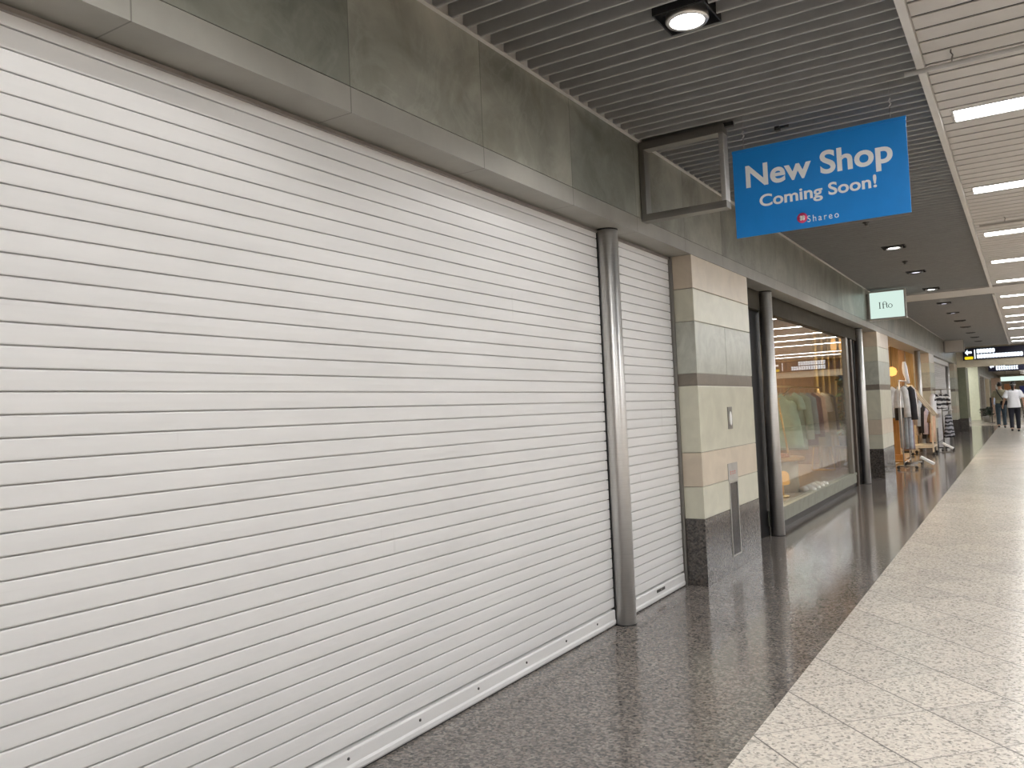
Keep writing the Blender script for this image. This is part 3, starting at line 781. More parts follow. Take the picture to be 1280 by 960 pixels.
# ------------------------------------------------------------------ clothes
def garment(kind, x, y, ztop, width, length, mat, label, group, yaw=0, depth=.07, cat=None):
    """a garment hanging on a hanger; shoulders along local X turned by yaw"""
    t = thing(kind, label, cat or {'t_shirt': 'shirt', 'blouse': 'shirt', 'coat': 'coat', 'dress': 'dress', 'trousers': 'trousers', 'skirt': 'skirt'}[kind], (x, y, ztop), group)
    R = Matrix.Rotation(yaw, 3, 'Z'); C0 = Vector((x, y, ztop))
    tr = lambda a, b, c: C0 + R @ Vector((a, b, c))
    mb = MB(); w = width / 2; n = 32; rows = 14
    seed = random.uniform(0, 6)
    if kind in ('t_shirt', 'blouse', 'coat', 'dress'):
        rings = []
        for k in range(rows + 1):
            u = k / rows
            z = -.03 - u * length
            sh = min(1, .28 + 3.8 * u) if u < .2 else 1
            fl = {'t_shirt': 0, 'blouse': .1, 'coat': .12, 'dress': .35}[kind]
            ww = w * sh * (1 - .08 * sin(pi * min(1, u * 1.6)) + fl * u)
            dd = depth * (.5 + .5 * min(1, u * 4)) * (1 + fl * u)
            ring = []
            for i in range(n):
                a = 2 * pi * i / n
                fold = 1 + (.10 + .22 * u) * sin(5 * a + seed) * (.4 + .6 * u)
                zz = z + (w * .25 * (1 - abs(cos(a))) * 0 - (abs(cos(a)) * .07 if u < .12 else 0))
                ring.append(tr(ww * cos(a), dd * sin(a) * fold, zz))
            rings.append(ring)
        mb.loft(rings)
        sl = {'t_shirt': .2, 'blouse': .5, 'coat': .56, 'dress': .14}[kind]
        for s in (-1, 1):
            p = [tr(s * w * .72, 0, -.07), tr(s * (w + .03), .005, -.13), tr(s * (w + .05), .015, -.13 - sl * .5), tr(s * (w + .055), .02, -.13 - sl)]
            mb.tube(p, [.055, .058, .055, .06], 12)
    else:
        if kind == 'trousers':
            for s in (-1, 1):
                rings = []
                for k in range(9):
                    u = k / 8; ww = w * (.5 - .08 * u)
                    rings.append([tr(s * w * .5 + ww * cos(2 * pi * i / 16), depth * .7 * sin(2 * pi * i / 16) * (1 + .2 * sin(3 * i)), -.06 - u * length) for i in range(16)])
                mb.loft(rings)
            mb.loft([[tr(w * q * cos(2 * pi * i / 20), depth * .75 * sin(2 * pi * i / 20), z) for i in range(20)] for q, z in ((.9, -.05), (.98, -.12), (1.0, -.25))])
        else:
            rings = []
            for k in range(9):
                u = k / 8
                rings.append([tr(w * (.62 + .5 * u) * cos(2 * pi * i / 28), depth * (.7 + .6 * u) * sin(2 * pi * i / 28) * (1 + .25 * u * sin(6 * 2 * pi * i / 28)), -.05 - u * length) for i in range(28)])
            mb.loft(rings)
    build(mb, 'cloth', mat, t)
    h = MB().tube([tr(-w * .8, 0, -.085), tr(0, 0, -.02), tr(w * .8, 0, -.085)], .007, 6)
    h.tube([tr(0, 0, -.02), tr(0, 0, .02), tr(.02, 0, .045), tr(.0, 0, .065), tr(-.02, 0, .045)], .003, 6)
    build(h, 'hanger', M['steel_dark'], t)
    return t

# rack inside the shop window (brass rails)
t = thing('clothes_rail', 'brass clothes rail with long rods inside the shop window', 'clothes rail', (-.62, 12.7, .2))
for y in (11.3, 14.05):
    for x in (-.80, -.44): build(MB().tube([(x, y, .215), (-.62, y, 1.56)], .012), 'leg', M['gold'], t)
    build(MB().tube([(-.80, y, .217), (-.44, y, .217)], .012), 'foot', M['gold'], t)
build(MB().tube([(-.62, 11.1, 1.56), (-.62, 14.2, 1.56)], .013), 'top_rod', M['gold'], t)
build(MB().tube([(-.62, 11.3, 1.35), (-.62, 12.2, 1.56)], .010), 'brace', M['gold'], t)
G = 'clothes on the rail in the shop window'
for kind, y, wd, ln, mt, lab in [
    ('dress', 11.55, .42, .75, cloth('mint_cloth', (.42, .55, .42)), 'mint green dress at the near end of the rail behind the window'),
    ('coat', 11.95, .44, .80, cloth('sage_cloth', (.30, .36, .27)), 'sage coat beside the mint dress behind the window'),
    ('blouse', 12.35, .42, .6, cloth('grey_blue_cloth', (.22, .26, .27)), 'grey blue blouse on the rail behind the window'),
    ('coat', 12.7, .42, .78, cloth('maroon_cloth', (.12, .03, .035)), 'dark maroon coat on the rail behind the window'),
    ('blouse', 13.0, .42, .55, cloth('peach_cloth', (.62, .40, .28)), 'peach blouse beside the maroon coat behind the window'),
    ('t_shirt', 13.3, .46, .52, cloth('cream_cloth', (.72, .66, .55)), 'cream shirt on the rail behind the window'),
    ('coat', 13.6, .42, .85, cloth('khaki_dress_cloth', (.36, .30, .17)), 'khaki coat behind the cream shirt in the shop window'),
    ('blouse', 13.85, .42, .5, cloth('black_top_cloth', (.02, .018, .02)), 'black blouse at the far end of the rail behind the window')]:
    garment(kind, -.62, y, 1.497, wd, ln, mt, lab, G, 0)
# round display table
t = thing('display_table', 'round cream drum table with a thin top inside the shop window', 'table', (-.6, 10.75, .2))
build(MB().lathe((-.6, 10.75, 0), [(.34, .2), (.34, .60)], 40), 'drum', cloth('cream_paint', (.62, .54, .42)), t)
build(MB().lathe((-.6, 10.75, 0), [(.42, .60), (.425, .61), (.425, .63), (.42, .64)], 40), 'top', M['wood'], t)
def folded(x, y, z, mt, lab):
    m = MB().box(x - .13, x + .13, y - .10, y + .10, z, z + .025).box(x - .125, x + .125, y - .097, y + .097, z + .026, z + .05)
    tag(build(m, 'folded_shirt', mt, None, .009, (x, y, z)), lab, 'shirt', 'folded shirts on the round table')
folded(-.48, 10.65, .641, cloth('rust_cloth', (.45, .17, .06)), 'rust folded shirt on the round table in the shop window')
folded(-.70, 10.95, .641, cloth('cream_cloth', (.72, .66, .55)), 'cream folded shirt on the round table in the shop window')
# low warm lamp and shoes near the glass
t = thing('table_lamp', 'low warm glowing lamp standing on the floor of the shop window', 'lamp', (-.30, 10.1, .2))
build(MB().lathe((-.30, 10.1, .2), [(.08, 0), (.08, .02), (.02, .03), (.015, .15)], 20), 'base', M['gold'], t)
build(MB().lathe((-.30, 10.1, .35), [(.07, 0), (.09, .02), (.08, .13), (.05, .16)], 24), 'shade', emit('amber_shade', (1, .5, .12), .9), t)
def shoe(x, y, z, mt, lab, ln=.25, yaw=0, grp=None, parent=None, nm='shoe'):
    R = Matrix.Rotation(yaw, 3, 'Z'); mb = MB(); secs = []
    for u, w_, h_, lift in ((0, .026, .05, .004), (.1, .036, .075, 0), (.3, .036, .078, 0), (.5, .037, .058, 0), (.72, .046, .045, 0), (.9, .038, .034, .002), (1, .018, .018, .006)):
        secs.append([Vector((x, y, z)) + R @ Vector((w_ * cos(a), (u - .5) * ln, max(lift, h_ * .5 + h_ * .5 * sin(a)))) for a in [2 * pi * i / 14 for i in range(14)]])
    mb.loft(secs)
    o = build(mb, nm, mt, parent, loc=(x, y, z))
    if not parent: tag(o, lab, 'shoe', grp)
    return o
for i, y in enumerate((10.75, 11.0, 11.25, 11.5)):
    for s in (0, 1):
        shoe(-.12 - .1 * s, y + .02 * s, .2, M['placard'], ['white shoe on the floor behind the window, nearest pair', 'white shoe on the floor behind the window, second pair', 'white shoe on the floor behind the window, third pair', 'white shoe on the floor behind the window, farthest pair'][i], .25, .6, 'white shoes behind the window')

# ------------------------------------------------------------------ open shop (third opening)
m = MB().box(SX, -.05, 16.3, 23.7, -.1, .004)
struct(build(m, 'floor', M['shop_floor'], loc=(0, 0, 0)), 'floor of the open clothes shop', 'floor')
m = MB().box(SX, -.2, 23.75, 23.85, 0, 3.2)
struct(build(m, 'wall_back', wood('golden_wood_wall', (.40, .25, .08), (.55, .36, .14)), loc=(0, 0, 0)), 'golden brown far wall inside the open shop', 'wall')
m = MB().box(SX - .1, SX, 16.2, 23.8, 0, 3.2)
struct(build(m, 'wall_side', M['wood_dark'], loc=(0, 0, 0)), 'brown side wall inside the open shop', 'wall')
m = MB().box(SX, -.2, 16.1, 16.2, 0, 3.2)
struct(build(m, 'wall_front', M['wood_dark'], loc=(0, 0, 0)), 'near wall inside the open shop', 'wall')
m = MB().box(SX, -.1, 16.2, 23.8, 2.7, 2.8)
struct(build(m, 'ceiling', M['beige'], loc=(0, 0, 0)), 'ceiling inside the open shop', 'ceiling')
pendant(-.55, 22.4, 2.0, 'warm glowing lamp just inside the open shop, near the entrance post', .12, 2.7)
pendant(-1.3, 19.5, 2.1, 'warm lamp in the middle of the open shop', .12, 2.7)
pendant(-.75, 22.7, 1.6, 'lower warm glowing lamp inside the open shop', .1, 2.7)
# dark door post inside the opening
t = thing('door_post', 'dark wooden door post inside the open shop entrance', 'post', (-.25, 22.0, 0))
build(MB().box(-.33, -.19, 21.9, 22.1, .05, 2.62), 'upright', M['wood_dark'], t, .004)
build(MB().box(-.36, -.16, 21.87, 22.13, .004, .05), 'foot', M['black'], t)
build(MB().box(-.35, -.17, 21.88, 22.12, 2.62, 2.70), 'head', M['black'], t)
# wooden pedestal with black bags
t = thing('pedestal', 'bright orange wooden pedestal just inside the open shop', 'pedestal', (-.0, 18.2, 0))
px_, py_ = -.02, 18.2
build(MB().box(px_ - .19, px_ + .19, py_ - .19, py_ + .19, .05, .09).box(px_ - .13, px_ + .13, py_ - .13, py_ + .13, .09, .20), 'base', M['wood'], t, .006)
build(MB().box(px_ - .07, px_ + .07, py_ - .07, py_ + .07, .20, .88), 'column', M['wood'], t, .01)
build(MB().box(px_ - .16, px_ + .16, py_ - .16, py_ + .16, .88, .93), 'top', M['wood'], t, .006)
for dx in (-.14, .14):
    for dy in (-.14, .14):
        build(MB().ball((px_ + dx, py_ + dy, .026), .025, 10, 6), 'castor', M['rubber'], t)
def handbag(x, y, z, mt, lab):
    t = thing('handbag', lab, 'bag', (x, y, z), 'bags on the wooden pedestal')
    mb = MB().loft([[Vector((x + a * cos(2 * pi * i / 20) * (1 if abs(cos(2 * pi * i / 20)) < .7 else 1.05), y + b * sin(2 * pi * i / 20), z + c)) for i in range(20)] for a, b, c in ((.10, .05, 0), (.125, .065, .02), (.12, .06, .12), (.09, .03, .18), (.08, .012, .19))])
    build(mb, 'body', mt, t)
    build(MB().tube([(x - .06, y, z + .18), (x - .05, y, z + .27), (x, y, z + .30), (x + .05, y, z + .27), (x + .06, y, z + .18)], .008, 8), 'handle', mt, t)
handbag(px_ - .02, py_ - .04, .93, M['black_cloth'], 'black handbag on the orange wooden pedestal')
t = thing('table_figure', 'orange wooden box on the pedestal behind the black handbag', 'box', (px_, py_ + .1, .93))
build(MB().box(px_ - .12, px_ + .10, py_ + .05, py_ + .15, .93, 1.20), 'body', M['wood'], t, .01)
build(MB().box(px_ - .125, px_ + .105, py_ + .045, py_ + .155, 1.20, 1.235), 'lid', M['black_cloth'], t, .005)

# silver clothes rail (castors) in the entrance
t = thing('clothes_rail', 'slim silver clothes rail on castors in front of the open shop', 'clothes rail', (.24, 17.3, 0))
ya, yb = 16.95, 17.95
def leg2(y): 
    build(MB().tube([(.13, y, .06), (.46, y, .06)], .013), 'foot', M['steel_dark'], t)
    build(MB().tube([(.24, y, .06), (.24, y, 1.66)], .012), 'upright', M['steel'], t)
    for x in (.14, .45): build(MB().lathe((x, y, .032), [(.008, .02), (.028, .012), (.03, 0), (.028, -.02), (.01, -.031)], 14), 'castor', M['rubber'], t)
leg2(ya); leg2(yb)
build(MB().tube([(.24, ya - .03, 1.66), (.24, yb + .03, 1.66)], .013), 'top_rod', M['steel'], t)
build(MB().tube([(.24, ya, .12), (.24, yb, .12)], .01), 'lower_rod', M['steel'], t)
G = 'clothes on the silver rail'
for kind, y, wd, ln, mt, lab, x in [
    ('blouse', 17.05, .17, .42, cloth('pale_grey_cloth', (.60, .60, .60)), 'pale grey blouse at the near end of the silver rail', .23),
    ('trousers', 17.22, .16, 1.15, cloth('grey_cloth2', (.30, .32, .33)), 'grey long trousers on the silver rail', .27),
    ('coat', 17.40, .17, .62, cloth('charcoal_cloth', (.03, .03, .035)), 'charcoal coat on the silver rail', .31),
    ('blouse', 17.58, .17, .6, M['white_cloth'], 'white blouse on the silver rail', .30),
    ('trousers', 17.74, .16, 1.2, cloth('pale_blue_cloth', (.48, .53, .60)), 'pale blue long trousers on the silver rail', .29),
    ('dress', 17.88, .15, 1.25, cloth('mauve_cloth', (.30, .25, .29)), 'mauve long dress at the far end of the silver rail', .28)]:
    garment(kind, x - .03, y, 1.595, wd, ln, mt, lab, G, .12, .04)
# white scarf displayed high at the rail end
t = thing('display_stand', 'slim display stand topped with a white scarf behind the silver rail', 'display stand', (.20, 18.35, 0))
build(MB().lathe((.20, 18.35, 0), [(.13, 0), (.13, .012), (.02, .02)], 20), 'base', M['steel_dark'], t)
build(MB().tube([(.20, 18.35, .015), (.20, 18.35, 2.05)], .011), 'pole', M['steel'], t)
build(MB().tube([(.19, 18.31, 2.06), (.20, 18.29, 1.95), (.21, 18.28, 1.84), (.23, 18.29, 1.74), (.26, 18.28, 1.62)], [.03, .05, .05, .04, .025], 12), 'scarf', M['white_cloth'], t)

# beige clothes rail (wooden frame) standing further along
t = thing('clothes_rail', 'beige framed clothes rail with sloping top bars and black castors', 'clothes rail', (.18, 21.2, 0))
fx0, fx1 = -.03, .40; ya, yb = 20.9, 21.7
zl, zr = 1.58, .96
for y in (ya, yb):
    for x, zt in ((fx0, zl), (fx1, zr)):
        build(MB().box(x - .018, x + .018, y - .018, y + .018, .07, zt), 'upright', M['rack_wood'], t, .003)
        build(MB().lathe((x, y, .035), [(.008, .035), (.02, .028), (.034, .012), (.035, 0), (.033, -.02), (.01, -.034)], 14), 'castor', M['rubber'], t)
    build(MB().box(fx0, fx1, y - .016, y + .016, .17, .23), 'lower_bar', M['rack_wood'], t, .003)
    build(MB().tube([(fx0 - .03, y, zl + .05), (fx1 + .05, y, zr - .06)], .019, 12), 'sloping_bar', M['rack_wood'], t)
for x in (fx0, fx1):
    build(MB().box(x - .016, x + .016, ya, yb, .18, .22), 'side_bar', M['rack_wood'], t, .003)
build(MB().tube([(fx0, ya, zl - .02), (fx0, yb, zl - .02)], .013), 'cross_bar', M['rack_wood'], t)
build(MB().tube([(fx1, ya, zr - .02), (fx1, yb, zr - .02)], .013), 'cross_bar', M['rack_wood'], t)
build(MB().tube([(fx0 - .03, 21.3, zl + .05), (fx1 + .05, 21.3, zr - .06)], .016, 12), 'sloping_bar', M['rack_wood'], t)
build(MB().box(fx0, fx1, ya, yb, .215, .225), 'shelf', M['rack_wood'], t)
G = 'clothes on the beige rail'
for kind, x, wd, ln, mt, lab in [
    ('blouse', .0, .36, .5, M['white_cloth'], 'white blouse at the high end of the beige sloping rail'),
    ('coat', .065, .36, .9, cloth('taupe_cloth', (.36, .30, .25)), 'taupe coat on the beige sloping rail'),
    ('blouse', .13, .36, .45, cloth('pale_blue_cloth', (.48, .53, .60)), 'pale blue blouse on the beige sloping rail'),
    ('coat', .195, .36, .8, cloth('black_top_cloth', (.02, .018, .02)), 'black coat on the beige sloping rail'),
    ('blouse', .26, .36, .45, cloth('lilac_cloth', (.46, .40, .46)), 'lilac blouse on the beige sloping rail'),
    ('dress', .325, .34, .6, cloth('brown_cloth', (.22, .14, .07)), 'brown dress on the beige sloping rail'),
    ('blouse', .385, .36, .4, cloth('peach_cloth', (.62, .40, .28)), 'peach blouse at the low end of the beige sloping rail')]:
    zt = zl + .05 - (x - fx0 + .03) / (fx1 - fx0 + .08) * (zl - zr + .11)
    garment(kind, x, 21.3, zt - .068, wd, ln, mt, lab, G, pi / 2 + .06, .035)
t = thing('clothes_rail', 'black clothes rail with striped tops beyond the beige rail', 'clothes rail', (.47, 22.8, 0)); bk = t
build(MB().tube([(.47, 22.4, .06), (.47, 23.4, .06)], .015), 'foot', M['black'], t)
build(MB().tube([(.27, 22.9, .06), (.67, 22.9, .06)], .015), 'foot', M['black'], t)
build(MB().tube([(.47, 22.9, .06), (.47, 22.9, 1.50)], .015), 'upright', M['steel_dark'], t)
build(MB().tube([(.29, 22.9, 1.50), (.69, 22.9, 1.50)], .012), 'arm', M['steel_dark'], t)
for x, y in ((.47, 22.4), (.47, 23.4), (.27, 22.9), (.67, 22.9)):
    build(MB().ball((x, y, .03), .03, 10, 6), 'castor', M['rubber'], t)
G = 'tops on the black rail'
garment('blouse', .33, 22.88, 1.435, .30, .5, M['white_cloth'], 'white blouse on the black rail', G, 1.3, .05)
garment('t_shirt', .46, 22.88, 1.435, .26, .38, M['stripe'], 'black and white striped shirt on the black rail', G, .5, .05)
build(MB().tube([(.47, 22.9, .98), (.72, 22.9, .98)], .012), 'arm', M['steel_dark'], bk)
garment('skirt', .60, 22.86, .915, .26, .55, striped('dark_striped_cloth', (.02, .02, .025), (.30, .30, .33), 11), 'dark striped skirt on the lower arm of the black rail', G, .7, .06)

# short white bars sloping down beside the rails
def bar(x, y, lab):
    t = thing('sloping_white_bar', lab, 'bar', (x, y, 0), 'white sloping bars beside the clothes rails')
    Rm = Matrix.Rotation(radians(31), 3, 'Y')
    build(MB().obox(Vector((x, y, .155)), (.26, .16, .040), Rm), 'bar', M['placard'], t, .003)
    build(MB().box(x - .09, x - .06, y - .02, y + .02, .01, .18), 'post', M['steel_dark'], t)
    build(MB().box(x - .12, x + .08, y - .05, y + .05, 0, .012), 'base_plate', M['steel_dark'], t)
bar(.632, 17.0, 'short white bar sloping down to the floor by the silver clothes rail')
bar(.615, 22.0, 'short white bar sloping down to the floor by the beige clothes rail')

# ------------------------------------------------------------------ fourth opening: shutter and header
s4 = shutter(25.12, 31.2, 'distant white roller shutter beyond the third stone pier')
build(MB().box(-.03, .09, 25.12, 31.2, 2.33, ZL), 'shutter_box', M['steel'], s4, .01)
t = thing('shop_door_panel', 'pale panel between farthest steel post and farthest pier', 'panel', (0, 32, 0))
build(MB().box(-.05, .0, 31.39, 32.68, 0, 2.32), 'sheet', M['alu'], t)
build(MB().box(0, .01, 31.9, 31.93, 0, 2.33), 'joint_cover', M['steel_dark'], t)
m = MB().box(-.3, -.21, 23.9, 34.1, 0, 3.45)
struct(build(m, 'wall_left', M['charcoal'], loc=(0, 0, 0)), 'dark wall behind the distant shutter', 'wall')

# ------------------------------------------------------------------ beam, direction signs, far end
t = thing('corner_pier', 'olive panelled corner pier with dark plinth under the beige beam', 'pier', (.3, 34.6, 0))
build(MB().box(-.2, .44, 34.12, 35.6, .5, 2.36), 'panelling', M['olive'], t, .004)
build(MB().box(-.2, .45, 34.11, 35.6, 0, .5), 'plinth', M['plinth_granite'], t, .003)
m = MB().box(-.2, XR, 34.12, 34.7, 2.36, 3.45)
struct(build(m, 'beam', M['beige'], loc=(0, 0, 0)), 'beige beam crossing the corridor under the navy direction sign', 'beam')

def blob(mb, pts, y, th=.006):
    mb.prism(pts, 'y', y - th, y)
def rrect(x0, x1, z0, z1, r):
    out = []
    for cx, cz, a0 in ((x1 - r, z0 + r, -90), (x1 - r, z1 - r, 0), (x0 + r, z1 - r, 90), (x0 + r, z0 + r, 180)):
        for k in range(5):
            a = radians(a0 + 22.5 * k); out.append((cx + r * cos(a), cz + r * sin(a)))
    return out
def dir_sign(x0, x1, y, z0, z1, label, first):
    t = thing('direction_sign', label, 'sign', (x0, y, z0), 'navy direction signs over the corridor')
    build(MB().box(x0, x1, y, y + .09, z0, z1), 'panel', M['navy'], t, .004)
    h = z1 - z0; L_ = MB(); ar = MB(); yl = MB(); yf = y
    a = x0 + h * .42
    ar.prism([(a - h * .26, z0 + h * .66), (a - .02, z0 + h * .92), (a - .02, z0 + h * .75), (a + h * .26, z0 + h * .75), (a + h * .26, z0 + h * .57), (a - .02, z0 + h * .57), (a - .02, z0 + h * .40)], 'y', yf - .006, yf)
    build(ar, 'arrow', M['sign_glow'], t)
    if first:
        blob(yl, rrect(a - h * .30, a + h * .34, z0 + h * .06, z0 + h * .30, .03), yf); build(yl, 'exit_label', M['yellow_glow'], t)
        blob(L_, rrect(x0 + h * .86, x0 + h * .94, z0 + h * .08, z0 + h * .88, .012), yf)
        b0 = x0 + h * 1.05; u = h * .22
        for row, cnt, zz in ((0, 6, .56), (1, 15, .12)):
            for i in range(cnt):
                xx = b0 + i * u * 1.02; zc = z0 + h * zz
                for q in ((0, u * .86, 0, .035), (0, u * .86, .11, .145), (0, .03, 0, .145), (u * .42, u * .42 + .03, -.01, .155), (u * .78, u * .78 + .025, .02, .13)):
                    L_.box(xx + q[0], xx + q[1], yf - .006, yf, zc + q[2] * h / .44, zc + q[3] * h / .44)
        # second legend at the right end: lettering, bar, arrow to the right and its label
        for row, cnt, zz in ((0, 11, .56), (1, 14, .12)):
            for i in range(cnt):
                xx = 4.30 + i * u * 1.02; zc = z0 + h * zz
                for q in ((0, u * .86, 0, .035), (0, u * .86, .11, .145), (0, .03, 0, .145), (u * .42, u * .42 + .03, -.01, .155)):
                    L_.box(xx + q[0], xx + q[1], yf - .006, yf, zc + q[2] * h / .44, zc + q[3] * h / .44)
        blob(L_, rrect(5.94, 5.97, z0 + h * .08, z0 + h * .88, .012), yf)
        a2 = 6.22; ar2 = MB(); yl2 = MB()
        ar2.prism([(a2 + h * .26, z0 + h * .66), (a2 + .02, z0 + h * .92), (a2 + .02, z0 + h * .75), (a2 - h * .26, z0 + h * .75), (a2 - h * .26, z0 + h * .57), (a2 + .02, z0 + h * .57), (a2 + .02, z0 + h * .40)], 'y', yf - .006, yf)
        build(ar2, 'arrow', M['sign_glow'], t)
        blob(yl2, rrect(a2 - h * .34, a2 + h * .30, z0 + h * .06, z0 + h * .30, .03), yf); build(yl2, 'exit_label', M['yellow_glow'], t)
        for i in range(8):
            xx = x0 + h * 4.9 + i * u * 1.02; zc = z0 + h * .52
            for q in ((0, u * .86, 0, .035), (0, u * .86, .11, .145), (0, .03, 0, .145), (u * .42, u * .42 + .03, -.01, .155)):
                L_.box(xx + q[0], xx + q[1], yf - .006, yf, zc + q[2], zc + q[3])
    else:
        u = h * .28
        for i in range(9):
            xx = x0 + h * .9 + i * u * 1.02; zc = z0 + h * .18
            for q in ((0, u * .86, 0, .04), (0, u * .86, .13, .17), (0, .03, 0, .17), (u * .42, u * .42 + .03, -.01, .18)):
                L_.box(xx + q[0], xx + q[1], yf - .006, yf, zc + q[2], zc + q[3])
        for i in range(4):
            xx = x0 + h * .9 + i * u * 1.02; zc = z0 + h * .62
            for q in ((0, u * .86, 0, .03), (0, .03, 0, .12), (u * .42, u * .42 + .03, -.01, .13)):
                L_.box(xx + q[0], xx + q[1], yf - .006, yf, zc + q[2], zc + q[3])
    build(L_, 'lettering', M['sign_glow'], t)
    return t
dir_sign(.40, 6.6, 34.0, 2.60, 3.02, 'long navy direction sign with yellow label on the beige beam', True)
t = dir_sign(.79, 6.0, 46.0, 2.43, 2.79, 'farther navy direction sign seen under the beige beam', False)
for x in (1.6, 5.6): build(MB().tube([(x, 46.045, 2.79), (x, 46.045, ZC + .02)], .02), 'hanger_rod', M['steel_dark'], t)
t = dir_sign(2.3, 7.5, 56.0, 2.50, 2.86, 'farthest navy direction sign at the end of the corridor', False)
for x in (3.2, 7.2): build(MB().tube([(x, 56.045, 2.86), (x, 56.045, ZC + .02)], .02), 'hanger_rod', M['steel_dark'], t)

# side passage and far wall line
m = MB().box(-6, FX, 50, 50.25, 0, 3.2)
struct(build(m, 'wall_far_left', M['pale_green'], loc=(0, 0, 0)), 'pale green wall across the side passage', 'wall')
m = MB().box(-6.1, -6, 34, 50.2, 0, 3.2)
struct(build(m, 'wall_passage', M['pale_green'], loc=(0, 0, 0)), 'end wall of the side passage', 'wall')
m = MB().box(-6, -.2, 34.1, 34.3, 0, 3.2)
struct(build(m, 'wall_passage', M['pale_green'], loc=(0, 0, 0)), 'near wall of the side passage', 'wall')
m = MB().box(-6, XR, 34.7, 92, ZC + .012, ZC + .1)
struct(build(m, 'ceiling', M['panel'], loc=(0, 0, 0)), 'pale ceiling of the far corridor beyond the beam', 'ceiling')
m = MB().box(-.2, FX, 50.3, 92, ZL, ZC)
struct(build(m, 'wall_far_left', M['marble'], loc=(0, 0, 0)), 'far fascia above the distant shops', 'wall')
m = MB().box(-.2, FX + .03, 50.3, 92, ZL - .10, ZL)
struct(build(m, 'trim_4', M['trim'], loc=(0, 0, 0)), 'pale strip under the far fascia', 'trim')
m = MB().box(-.5, -.2, 50.3, 92, 0, ZC)
struct(build(m, 'wall_far_left', M['beige'], loc=(0, 0, 0)), 'beige wall behind the distant shops', 'wall')
cols = ['grey_stone', 'alu', 'beige', 'grey_stone', 'pink']
names = ['grey green stone pier just beyond the pale green wall', 'grey panel pier in the far shop row, second', 'beige pier in the far shop row, third', 'grey green pier in the far shop row, fourth', 'pinkish pier at the end of the far shop row']
for i, y in enumerate((50.3, 57, 64.5, 73, 84)):
    t = thing('far_pier', names[i], 'pier', (0, y + .7, 0), 'piers of the far shop row')
    build(MB().box(-.195, FX, y, y + 1.4, .5, ZL - .1), 'shaft', M[cols[i]], t, .004)
    build(MB().box(-.195, FX + .01, y, y + 1.4, 0, .5), 'plinth', M['plinth_granite'], t, .004)
# far strip lights
for i, y in enumerate((37.5, 40.0, 42.5, 45.0, 47.5, 52, 56, 60, 64, 70, 75, 80, 85)):
    dup(proto, (LX0, y, ZC - .006), 'white strip light beyond the beige beam, %s from the beam' % (ORD[i] if i else 'first'), 'strip lights beyond the beam')
for i, y in enumerate((38.5, 42.0, 46.0, 49.0)):  # unseen extra lamps, added to brighten the pale green wall
    o = dup(proto, (-3.95, y, ZC - .006), 'strip light added to brighten the side passage, %s from the beam' % ('first', 'second', 'third', 'fourth')[i], 'added strip lights of the side passage')
    o.scale = (.75, 1, 1)
m = MB().box(-.5, XR, 92, 92.2, 0, 3.3)
struct(build(m, 'wall_far', M['beige'], loc=(0, 0, 0)), 'end wall of the far corridor', 'wall')
m = MB().box(XR, XR + .2, Y0, 92, 0, 3.45)
struct(build(m, 'wall_right', M['beige_wall'], loc=(0, 0, 0)), 'brownish wall on the unseen right of the corridor', 'wall')
m = MB().box(-.3, XR + .2, Y0 - .2, Y0, 0, 3.45)
struct(build(m, 'wall_near', M['beige_wall'], loc=(0, 0, 0)), 'wall behind the camera', 'wall')

# distant fittings left of the two people
t = thing('shrub', 'dark bushy plant in a low planter at the far left', 'plant', (.6, 46, 0))
lf = MB()
for i in range(150):
    a = random.uniform(0, 2 * pi); r = random.random() ** .5 * .26; z = random.uniform(.26, .68)
    leaf(lf, (.6 + r * cos(a) * .9, 46 + r * sin(a), z), (cos(a), sin(a), random.uniform(-.2, 1)), random.uniform(.10, .2), .04)
build(lf, 'foliage', M['leaf_dark'], t)
build(MB().lathe((.6, 46, 0), [(.14, 0), (.18, .28), (.17, .29), (.16, .24), (.01, .24)], 20), 'planter', M['steel_dark'], t)
t = thing('notice_stand', 'black notice stand with a pale blue board, left of the people', 'notice stand', (.88, 44, 0))
build(MB().box(.76, 1.0, 43.88, 44.12, .0, .03), 'base', M['black'], t, .004)
build(MB().box(.86, .90, 43.98, 44.02, .03, .66), 'post', M['black'], t)
build(MB().box(.83, .93, 43.96, 44.04, .64, 1.18), 'head', M['black'], t, .01)
build(MB().box(.95, 1.20, 43.98, 44.01, .86, 1.18), 'board', cloth('pale_blue_board', (.42, .48, .62)), t, .004)
build(MB().box(.92, .96, 43.985, 44.01, .95, 1.0), 'clip', M['steel_dark'], t)
t = thing('standing_board', 'orange brown board standing between the two people, far behind', 'board', (1.5, 56, 0))
build(MB().box(1.22, 1.78, 56, 56.06, 1.32, 1.9), 'board', M['brown_panel'], t, .01)
for x in (1.27, 1.73): build(MB().box(x - .02, x + .02, 56.01, 56.05, 0, 1.32), 'leg', M['charcoal'], t)
t = thing('display_cabinet', 'peach coloured display cabinet at the far left behind the first person', 'cabinet', (.7, 60, 0))
build(MB().box(.45, .98, 60, 60.5, 0, 1.05), 'base', cloth('peach_board', (.66, .50, .40)), t, .01)
build(MB().box(.45, .98, 60, 60.5, 1.08, 2.35), 'body', cloth('peach_board', (.66, .50, .40)), t, .01)
build(MB().box(.68, .92, 59.985, 60, 1.6, 1.93), 'front_panel', M['placard'], t)
t = thing('blue_board', 'dark blue board at the right edge behind the white shirted person', 'board', (2.4, 52, 0))
build(MB().box(2.0, 2.9, 52, 52.06, 1.1, 1.72), 'board', cloth('dark_blue_board', (.03, .04, .18)), t, .01)
for x in (2.1, 2.8): build(MB().box(x - .02, x + .02, 52.01, 52.05, 0, 1.1), 'leg', M['charcoal'], t)
